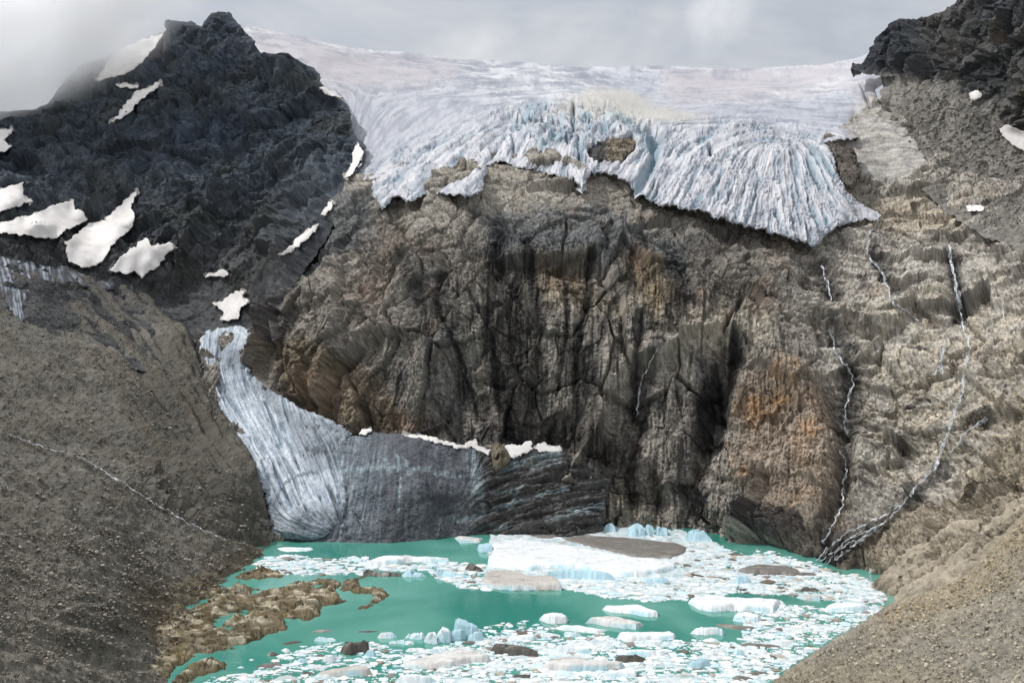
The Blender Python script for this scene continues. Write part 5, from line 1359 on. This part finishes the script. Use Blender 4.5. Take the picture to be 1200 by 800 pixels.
def stream(name, cat, label, lines, width, seed, gap=.25):
    """white water broken up by the rock it runs over: many short raised streaks that lie along the fall line"""
    r = np.random.default_rng(seed)
    vs, fs, n0 = [], [], 0
    for pts in lines:
        pts = np.array(pts, float)
        seg = np.hypot(*np.diff(pts, axis=0).T)
        cum = np.concatenate([[0], np.cumsum(seg)])
        tot = cum[-1]
        ph = r.uniform(0, 50)
        n = int(tot * (.45 + .55 * width) * (1 - .5 * gap))
        for _ in range(n):
            s0 = r.uniform(0, tot)
            spread = width * (.35 + 1.3 * max(0, float(perlin(np.array([[s0 / 26 + ph, seed, 0]]), seed)[0]) + .25))
            off = r.normal(0, spread * .8)
            L = r.uniform(2, 6) if r.random() < .75 else r.uniform(5, 11)
            wd = r.uniform(.14, .4) * (1 if width < 1.5 else 1.15)
            ss = np.clip(s0 + np.linspace(0, L, 5), 0, tot)
            u = np.interp(ss, cum, pts[:, 0])
            v = np.interp(ss, cum, pts[:, 1])
            i = np.clip(np.searchsorted(cum, s0) - 1, 0, len(seg) - 1)
            tx, ty = (pts[i + 1] - pts[i]) / seg[i]
            meander = 2.2 * perlin(np.stack([ss / 6 + ph, 0 * ss + 3.3, 0 * ss], -1), seed + 4)
            u = u - ty * (off + meander + r.normal(0, .25, 5))
            v = v + tx * (off + meander + r.normal(0, .25, 5))
            taper = wd * np.array([.15, .8, 1, .75, .1])
            for k in range(5):
                for o_, lift in ((-1, 0), (0, .6), (1, 0)):
                    vs.append((u[k] - ty * taper[k] * o_, v[k] + tx * taper[k] * o_, lift))
            for k in range(4):
                for j in range(2):
                    q = n0 + k * 3 + j
                    fs.append([q, q + 1, q + 4, q + 3])
            n0 += 15
    vs = np.array(vs)
    d = gnd(vs[:, 0], vs[:, 1])
    P = unproj(vs[:, 0], vs[:, 1], d - .3 - .3 * vs[:, 2])
    o = mesh_obj(name, P, np.array(fs), M_WATER, smooth=True)
    tag(o, label, cat)
    return o


W1 = [(1112, 284), (1114, 306), (1119, 326), (1122, 340), (1124, 356), (1127, 372), (1128, 384), (1134, 398), (1136, 410), (1129, 432), (1130, 452), (1124, 470), (1118, 485), (1110, 509), (1102, 530), (1096, 548), (1084, 560), (1075, 567), (1066, 581)]
W1low = [(1066, 581), (1050, 600), (1036, 612), (1022, 621), (1006, 632), (990, 640), (974, 648), (958, 659)]
stream('waterfall', 'waterfall', 'tall white waterfall dropping down the right side of the cliff', [W1], 1.9, 1201)
stream('waterfall', 'waterfall', 'braided cascade running down the dark gully into the lake', [W1low, [(1060, 588), (1042, 600), (1020, 611), (996, 622), (972, 640), (952, 660)], [(1052, 600), (1030, 616), (1004, 627), (988, 636), (975, 652), (966, 664)], [(1040, 610), (1018, 626), (998, 640), (978, 656)]], 1.3, 1202, .9)
stream('waterfall', 'waterfall', 'short double fall left of the tall white waterfall', [[(1107, 396), (1104, 412), (1104, 422), (1102, 438)], [(1100, 425), (1096, 440)]], 1.6, 1203)
stream('waterfall', 'waterfall', 'thin slanting fall joining the tall waterfall from the right', [[(1158, 488), (1145, 498), (1132, 506), (1121, 521), (1114, 530)]], 1.4, 1204, .1)
stream('waterfall', 'waterfall', 'zigzag stream spilling from the right tip of the glacier', [[(1020, 266), (1017, 280), (1016, 298), (1023, 307), (1030, 315), (1036, 326), (1041, 335), (1042, 350)], [(1042, 350), (1050, 357), (1058, 362), (1068, 369), (1077, 376)]], 1.3, 1205, .1)
stream('waterfall', 'waterfall', 'faint thread of water on the dark rock below the glacier lobe', [[(963, 308), (966, 322), (971, 336), (974, 352)]], 1.0, 1206)
stream('waterfall', 'waterfall', 'thin winding fall in the black cleft right of the orange rock', [[(971, 388), (977, 400), (978, 412), (986, 422), (994, 431), (999, 440), (999, 452), (994, 468), (990, 482), (990, 494), (994, 509)], [(982, 527), (990, 538), (993, 550), (988, 566), (988, 590), (978, 612), (964, 636)]], 1.2, 1207, .1)
stream('waterfall', 'waterfall', 'single white thread in the dark streak left of the orange rock', [[(771, 405), (766, 418), (758, 432), (751, 448), (748, 466), (747, 486)]], 1.0, 1208)
stream('stream', 'stream', 'thin white stream cutting diagonally down the left moraine', [[(8, 507), (22, 513), (37, 519), (52, 524), (67, 528), (80, 531), (92, 534), (103, 540), (112, 545), (130, 557), (150, 569), (164, 578), (176, 586), (189, 594), (202, 601), (216, 610), (232, 618)], [(232, 618), (248, 625), (264, 632)]], .7, 1209, .5)
stream('waterfall', 'waterfall', 'small wet thread on the pale slab at the right edge', [[(1176, 352), (1175, 362), (1176, 376)]], .9, 1210)
stream('waterfall', 'waterfall', 'short white runnel at the bottom of the clay slope', [[(1018, 664), (1020, 672), (1019, 679)]], .9, 1211)

# ------------------------------------------------------------------ loose stones
def stone_mesh(seed):
    r = np.random.default_rng(seed)
    t = (1 + 5 ** .5) / 2
    v = np.array([[-1, t, 0], [1, t, 0], [-1, -t, 0], [1, -t, 0], [0, -1, t], [0, 1, t], [0, -1, -t], [0, 1, -t], [t, 0, -1], [t, 0, 1], [-t, 0, -1], [-t, 0, 1]], float)
    v /= np.linalg.norm(v[0])
    f = np.array([[0, 11, 5], [0, 5, 1], [0, 1, 7], [0, 7, 10], [0, 10, 11], [1, 5, 9], [5, 11, 4], [11, 10, 2], [10, 7, 6], [7, 1, 8], [3, 9, 4], [3, 4, 2], [3, 2, 6], [3, 6, 8], [3, 8, 9], [4, 9, 5], [2, 4, 11], [6, 2, 10], [8, 6, 7], [9, 8, 1]])
    v *= r.uniform(.7, 1.15, (12, 1))
    v *= np.array([r.uniform(.8, 1.2), r.uniform(.7, 1.1), r.uniform(.5, .8)])
    return v, f


STONES = [stone_mesh(1300 + k) for k in range(10)]
M_STONE = surf_mat('loose_stone', .92, .25, 2.5, .5, .12, .2, fine=6.0)
gnd1 = ground(1, 0)
stone_rows = []
for name, poly, n, (slo, shi), pal in [
        ('moraine', [(-60, 400), (60, 400), (150, 410), (235, 520), (300, 600), (312, 640), (240, 700), (190, 760), (190, 830), (-60, 830)], 5200, (.55, 2.6), [lin(142, 136, 127), lin(122, 116, 107), lin(104, 99, 92), lin(164, 157, 147)]),
        ('moraine2', [(-60, 600), (100, 610), (230, 650), (280, 650), (230, 700), (170, 740), (60, 780), (-60, 720)], 3800, (.6, 3.0), [lin(138, 131, 120), lin(114, 106, 97), lin(98, 92, 84), lin(172, 163, 150)]),
        ('upper', [(-60, 330), (110, 340), (180, 390), (230, 470), (60, 420), (-60, 410)], 1500, (.5, 1.6), [lin(120, 116, 110), lin(84, 82, 78), lin(146, 142, 134)]),
        ('bank', [(930, 785), (1045, 710), (1130, 678), (1200, 610), (1260, 600), (1260, 830), (900, 830)], 5200, (.6, 3.0), [lin(168, 158, 140), lin(146, 138, 122), lin(130, 122, 108), lin(192, 182, 162)]),
        ('bankcrest', [(1030, 720), (1075, 698), (1130, 676), (1165, 640), (1200, 606), (1240, 600), (1240, 660), (1150, 700), (1050, 735)], 1700, (.7, 2.6), [lin(184, 160, 120), lin(160, 138, 104), lin(124, 110, 90), lin(206, 190, 160)]),
        ('shoulder', [(1040, 130), (1120, 110), (1150, 130), (1260, 210), (1260, 300), (1150, 260), (1090, 200)], 1700, (.5, 1.9), [lin(136, 132, 126), lin(100, 97, 92), lin(160, 154, 146)]),
        ('rightscree', [(1060, 600), (1150, 540), (1260, 470), (1260, 590), (1130, 620), (1030, 670), (1010, 660)], 900, (.5, 2.2), [lin(160, 146, 122), lin(120, 110, 96), lin(180, 166, 140)]),
        ('deadice', [(330, 600), (420, 580), (560, 585), (700, 590), (712, 622), (600, 626), (480, 630), (340, 632)], 900, (.4, 1.6), [lin(84, 82, 80), lin(110, 106, 102), lin(66, 64, 62)]),
        ('shore', [(180, 760), (235, 700), (290, 655), (318, 628), (322, 640), (300, 668), (240, 712), (195, 770)], 700, (.6, 2.8), [lin(120, 112, 100), lin(96, 90, 80), lin(140, 132, 120)]),
        ('slabs', [(1080, 420), (1200, 400), (1250, 420), (1250, 500), (1150, 540), (1090, 520)], 700, (.6, 2.4), [lin(176, 156, 122), lin(130, 118, 102), lin(150, 136, 114)])]:
    r = np.random.default_rng(len(name) * 31 + n)
    xs, ys = [p[0] for p in poly], [p[1] for p in poly]
    pu, pv = r.uniform(min(xs), max(xs), n * 3), r.uniform(min(ys), max(ys), n * 3)
    s_, _, _ = sdf(pu, pv, poly)
    dens = fbm(np.stack([pu / 40, pv / 25, 0 * pu], -1), 4, 1400)
    ok = np.where((s_ > 0) & (dens + r.uniform(-.3, .3, len(pu)) > -.12))[0][:n]
    for i in ok:
        s = slo + (shi - slo) * r.random() ** 5
        stone_rows.append((pu[i], pv[i], s, pal[r.integers(len(pal))] * r.uniform(.8, 1.15), name, r.random(), r.random() * 6.28))
us, vs_ = np.array([s[0] for s in stone_rows]), np.array([s[1] for s in stone_rows])
dd = gnd1(us, vs_)
PP = unproj(us, vs_, dd)
LBL = {'moraine': ('boulder', 'larger grey boulder lying on the left moraine slope', 'boulders on the left moraine'), 'moraine2': ('boulder', 'larger brown boulder in the stony belt above the rock shelf', 'boulders in the stony belt by the rock shelf'),
       'bank': ('boulder', 'larger tan boulder lying on the sunlit gravel bank', 'boulders on the right gravel bank'), 'bankcrest': ('boulder', 'orange-tan boulder on the crest of the gravel bank', 'boulders on the gravel bank crest'),
       'shoulder': ('boulder', 'larger boulder on the grey scree under the right ridge', 'boulders on the grey scree')}
order = np.argsort([-s[2] for s in stone_rows])
cnt, first, sv, sf, scl, off_ = {}, {}, [], [], [], 0
for i in order:
    u_, v_, s, col_, nm, rr, ang = stone_rows[i]
    if dd[i] > 1400 or PP[i, 2] < .3:
        continue
    size = s * dd[i] / F
    vi = int(rr * 10)
    if nm in LBL and cnt.get(nm, 0) < 24:
        cnt[nm] = cnt.get(nm, 0) + 1
        key = (vi, nm)
        if key not in first:
            v0, f0 = STONES[vi]
            first[key] = mesh_obj('boulder', v0, f0, M_STONE, {'tint': np.tile(col_, (12, 1))})
            o = first[key]
        else:
            o = first[key].copy()
            COL.objects.link(o)
        o.location = PP[i] + np.array([0, 0, size * .2])
        o.rotation_euler = (.3 * math.sin(ang), .3 * math.cos(ang), ang)
        o.scale = (size, size, size)
        tag(o, LBL[nm][1], 'boulder', LBL[nm][2])
    else:
        v0, f0 = STONES[vi]
        ca, sa = math.cos(ang), math.sin(ang)
        x_, y_ = v0[:, 0], v0[:, 1]
        sv.append(np.stack([ca * x_ - sa * y_, sa * x_ + ca * y_, v0[:, 2]], -1) * size + PP[i] + np.array([0, 0, size * .15]))
        sf.append(f0 + off_)
        scl.append(np.tile(col_, (12, 1)))
        off_ += 12
tag(mesh_obj('scree_stones', np.concatenate(sv), np.concatenate(sf), M_STONE, {'tint': np.concatenate(scl)}), 'countless loose stones scattered over the scree slopes', 'scree', None, 'stuff')

# ------------------------------------------------------------------ mist hanging on the left shoulder of the peak
def mist(label, u, v, d, rx, ry, rz, tilt, dens, seed):
    mm = bpy.data.materials.new('cloud_mist')
    mm.use_nodes = True
    t = mm.node_tree
    t.nodes.remove(t.nodes['Principled BSDF'])
    out = t.nodes['Material Output']
    pv_ = t.nodes.new('ShaderNodeVolumePrincipled')
    pv_.inputs['Color'].default_value = (1, 1, 1, 1)
    pv_.inputs['Anisotropy'].default_value = .45
    tcv = t.nodes.new('ShaderNodeTexCoord')
    ln = t.nodes.new('ShaderNodeVectorMath')
    ln.operation = 'LENGTH'
    t.links.new(tcv.outputs['Object'], ln.inputs[0])
    fall = t.nodes.new('ShaderNodeMapRange')
    fall.interpolation_type = 'SMOOTHSTEP'
    fall.inputs[1].default_value, fall.inputs[2].default_value = 1.0, .35
    t.links.new(ln.outputs['Value'], fall.inputs[0])
    nn = t.nodes.new('ShaderNodeTexNoise')
    nn.inputs['Scale'].default_value = 2.1
    nn.inputs['Detail'].default_value = 4
    t.links.new(tcv.outputs['Object'], nn.inputs['Vector'])
    m1 = t.nodes.new('ShaderNodeMapRange')
    m1.inputs[1].default_value, m1.inputs[2].default_value = .36, .62
    t.links.new(nn.outputs['Fac'], m1.inputs[0])
    mu = t.nodes.new('ShaderNodeMath')
    mu.operation = 'MULTIPLY'
    t.links.new(fall.outputs[0], mu.inputs[0])
    t.links.new(m1.outputs[0], mu.inputs[1])
    m2 = t.nodes.new('ShaderNodeMath')
    m2.operation = 'MULTIPLY'
    m2.inputs[1].default_value = dens
    t.links.new(mu.outputs[0], m2.inputs[0])
    t.links.new(m2.outputs[0], pv_.inputs['Density'])
    t.links.new(pv_.outputs[0], out.inputs['Volume'])
    bm = bmesh.new()
    bmesh.ops.create_icosphere(bm, subdivisions=3, radius=1.0)
    me = bpy.data.meshes.new('cloud')
    bm.to_mesh(me)
    bm.free()
    me.materials.append(mm)
    o = bpy.data.objects.new('cloud', me)
    COL.objects.link(o)
    o.location = unproj(u, v, d)
    o.scale = (rx, ry, rz)
    o.rotation_euler = (0, tilt, 0)
    tag(o, label, 'cloud', None, 'stuff')


mist('low white cloud clinging to the left shoulder of the dark peak', 5, 22, 690, 190, 95, 88, math.radians(-24), .12, 1)
mist('thin bright wisp of cloud standing in the sky right of centre', 842, 8, 1900, 95, 90, 150, math.radians(14), .009, 2)
# ------------------------------------------------------------------ camera, light, sky
cam = bpy.data.cameras.new('camera')
cam.sensor_width = 36
cam.lens = 36 * F / 1200.0
cam.clip_end = 20000
co = bpy.data.objects.new('camera', cam)
co.location = (0, 0, H)
co.rotation_euler = (math.radians(90), 0, 0)
COL.objects.link(co)
scn.camera = co

SUN_EL, SUN_AZ = math.radians(54), math.radians(-86)      # azimuth from the view direction, negative = left
sd = bpy.data.lights.new('sun', 'SUN')
sd.energy = 2.8
sd.angle = math.radians(2)
sd.color = (1.0, 0.98, 0.95)
so = bpy.data.objects.new('sun', sd)
dirv = np.array([math.sin(SUN_AZ) * math.cos(SUN_EL), math.cos(SUN_AZ) * math.cos(SUN_EL), math.sin(SUN_EL)])
from mathutils import Vector
so.rotation_euler = Vector(dirv).to_track_quat('Z', 'Y').to_euler()
COL.objects.link(so)

w = bpy.data.worlds.new('World')
scn.world = w
w.use_nodes = True
nt = w.node_tree
N, L = nt.nodes.new, nt.links.new
bg = nt.nodes['Background']
bg.inputs['Strength'].default_value = 0.1
sky = N('ShaderNodeTexSky')
sky.sky_type = 'NISHITA'
sky.sun_disc = False
sky.sun_elevation = SUN_EL
sky.sun_rotation = SUN_AZ
tc = N('ShaderNodeTexCoord')
mp = N('ShaderNodeMapping')
mp.inputs['Scale'].default_value = (1, 1, 2.2)
L(tc.outputs['Generated'], mp.inputs['Vector'])
nz = N('ShaderNodeTexNoise')
nz.inputs['Scale'].default_value = 4.2
nz.inputs['Detail'].default_value = 6
nz.inputs['Roughness'].default_value = 0.55
nz.inputs['Distortion'].default_value = 0.4
L(mp.outputs[0], nz.inputs['Vector'])
cr = N('ShaderNodeValToRGB')
cr.color_ramp.elements[0].position = 0.36
cr.color_ramp.elements[0].color = (0.55, 0.585, 0.645, 1)
cr.color_ramp.elements[1].position = 0.66
cr.color_ramp.elements[1].color = (0.82, 0.83, 0.845, 1)
L(nz.outputs['Fac'], cr.inputs['Fac'])
sc_ = N('ShaderNodeVectorMath')
sc_.operation = 'SCALE'
sc_.inputs['Scale'].default_value = 10.0
sx = N('ShaderNodeSeparateXYZ')
L(tc.outputs['Generated'], sx.inputs[0])
zr = N('ShaderNodeMapRange')          # an overcast sky is brighter overhead than near the horizon
zr.inputs[1].default_value, zr.inputs[2].default_value = 0.3, 1.0
zr.inputs[3].default_value, zr.inputs[4].default_value = 9.5, 14.0
L(sx.outputs['Z'], zr.inputs[0])
glow = N('ShaderNodeVectorMath')      # and brighter towards the veiled sun
glow.operation = 'DOT_PRODUCT'
glow.inputs[1].default_value = (math.sin(SUN_AZ), math.cos(SUN_AZ), 0)
L(tc.outputs['Generated'], glow.inputs[0])
gr = N('ShaderNodeMapRange')
gr.inputs[1].default_value, gr.inputs[2].default_value = 0.5, 0.95
gr.inputs[3].default_value, gr.inputs[4].default_value = 1.0, 1.6
L(glow.outputs['Value'], gr.inputs[0])
gm = N('ShaderNodeMath')
gm.operation = 'MULTIPLY'
L(zr.outputs[0], gm.inputs[0])
L(gr.outputs[0], gm.inputs[1])
L(gm.outputs[0], sc_.inputs['Scale'])
L(cr.outputs['Color'], sc_.inputs[0])
mx = N('ShaderNodeMix')
mx.data_type = 'RGBA'
mx.inputs['Factor'].default_value = 0.9
L(sky.outputs[0], mx.inputs[6])
L(sc_.outputs[0], mx.inputs[7])
L(mx.outputs[2], bg.inputs['Color'])

scn.view_settings.view_transform = 'Standard'
scn.view_settings.look = 'None'
scn.view_settings.exposure = 0.0
scn.view_settings.gamma = 1.0
scn.render.engine = 'CYCLES'
scn.cycles.max_bounces = 28
scn.cycles.diffuse_bounces = 3
scn.cycles.use_denoising = True
scn.cycles.volume_bounces = 28
scn.cycles.volume_step_rate = 3
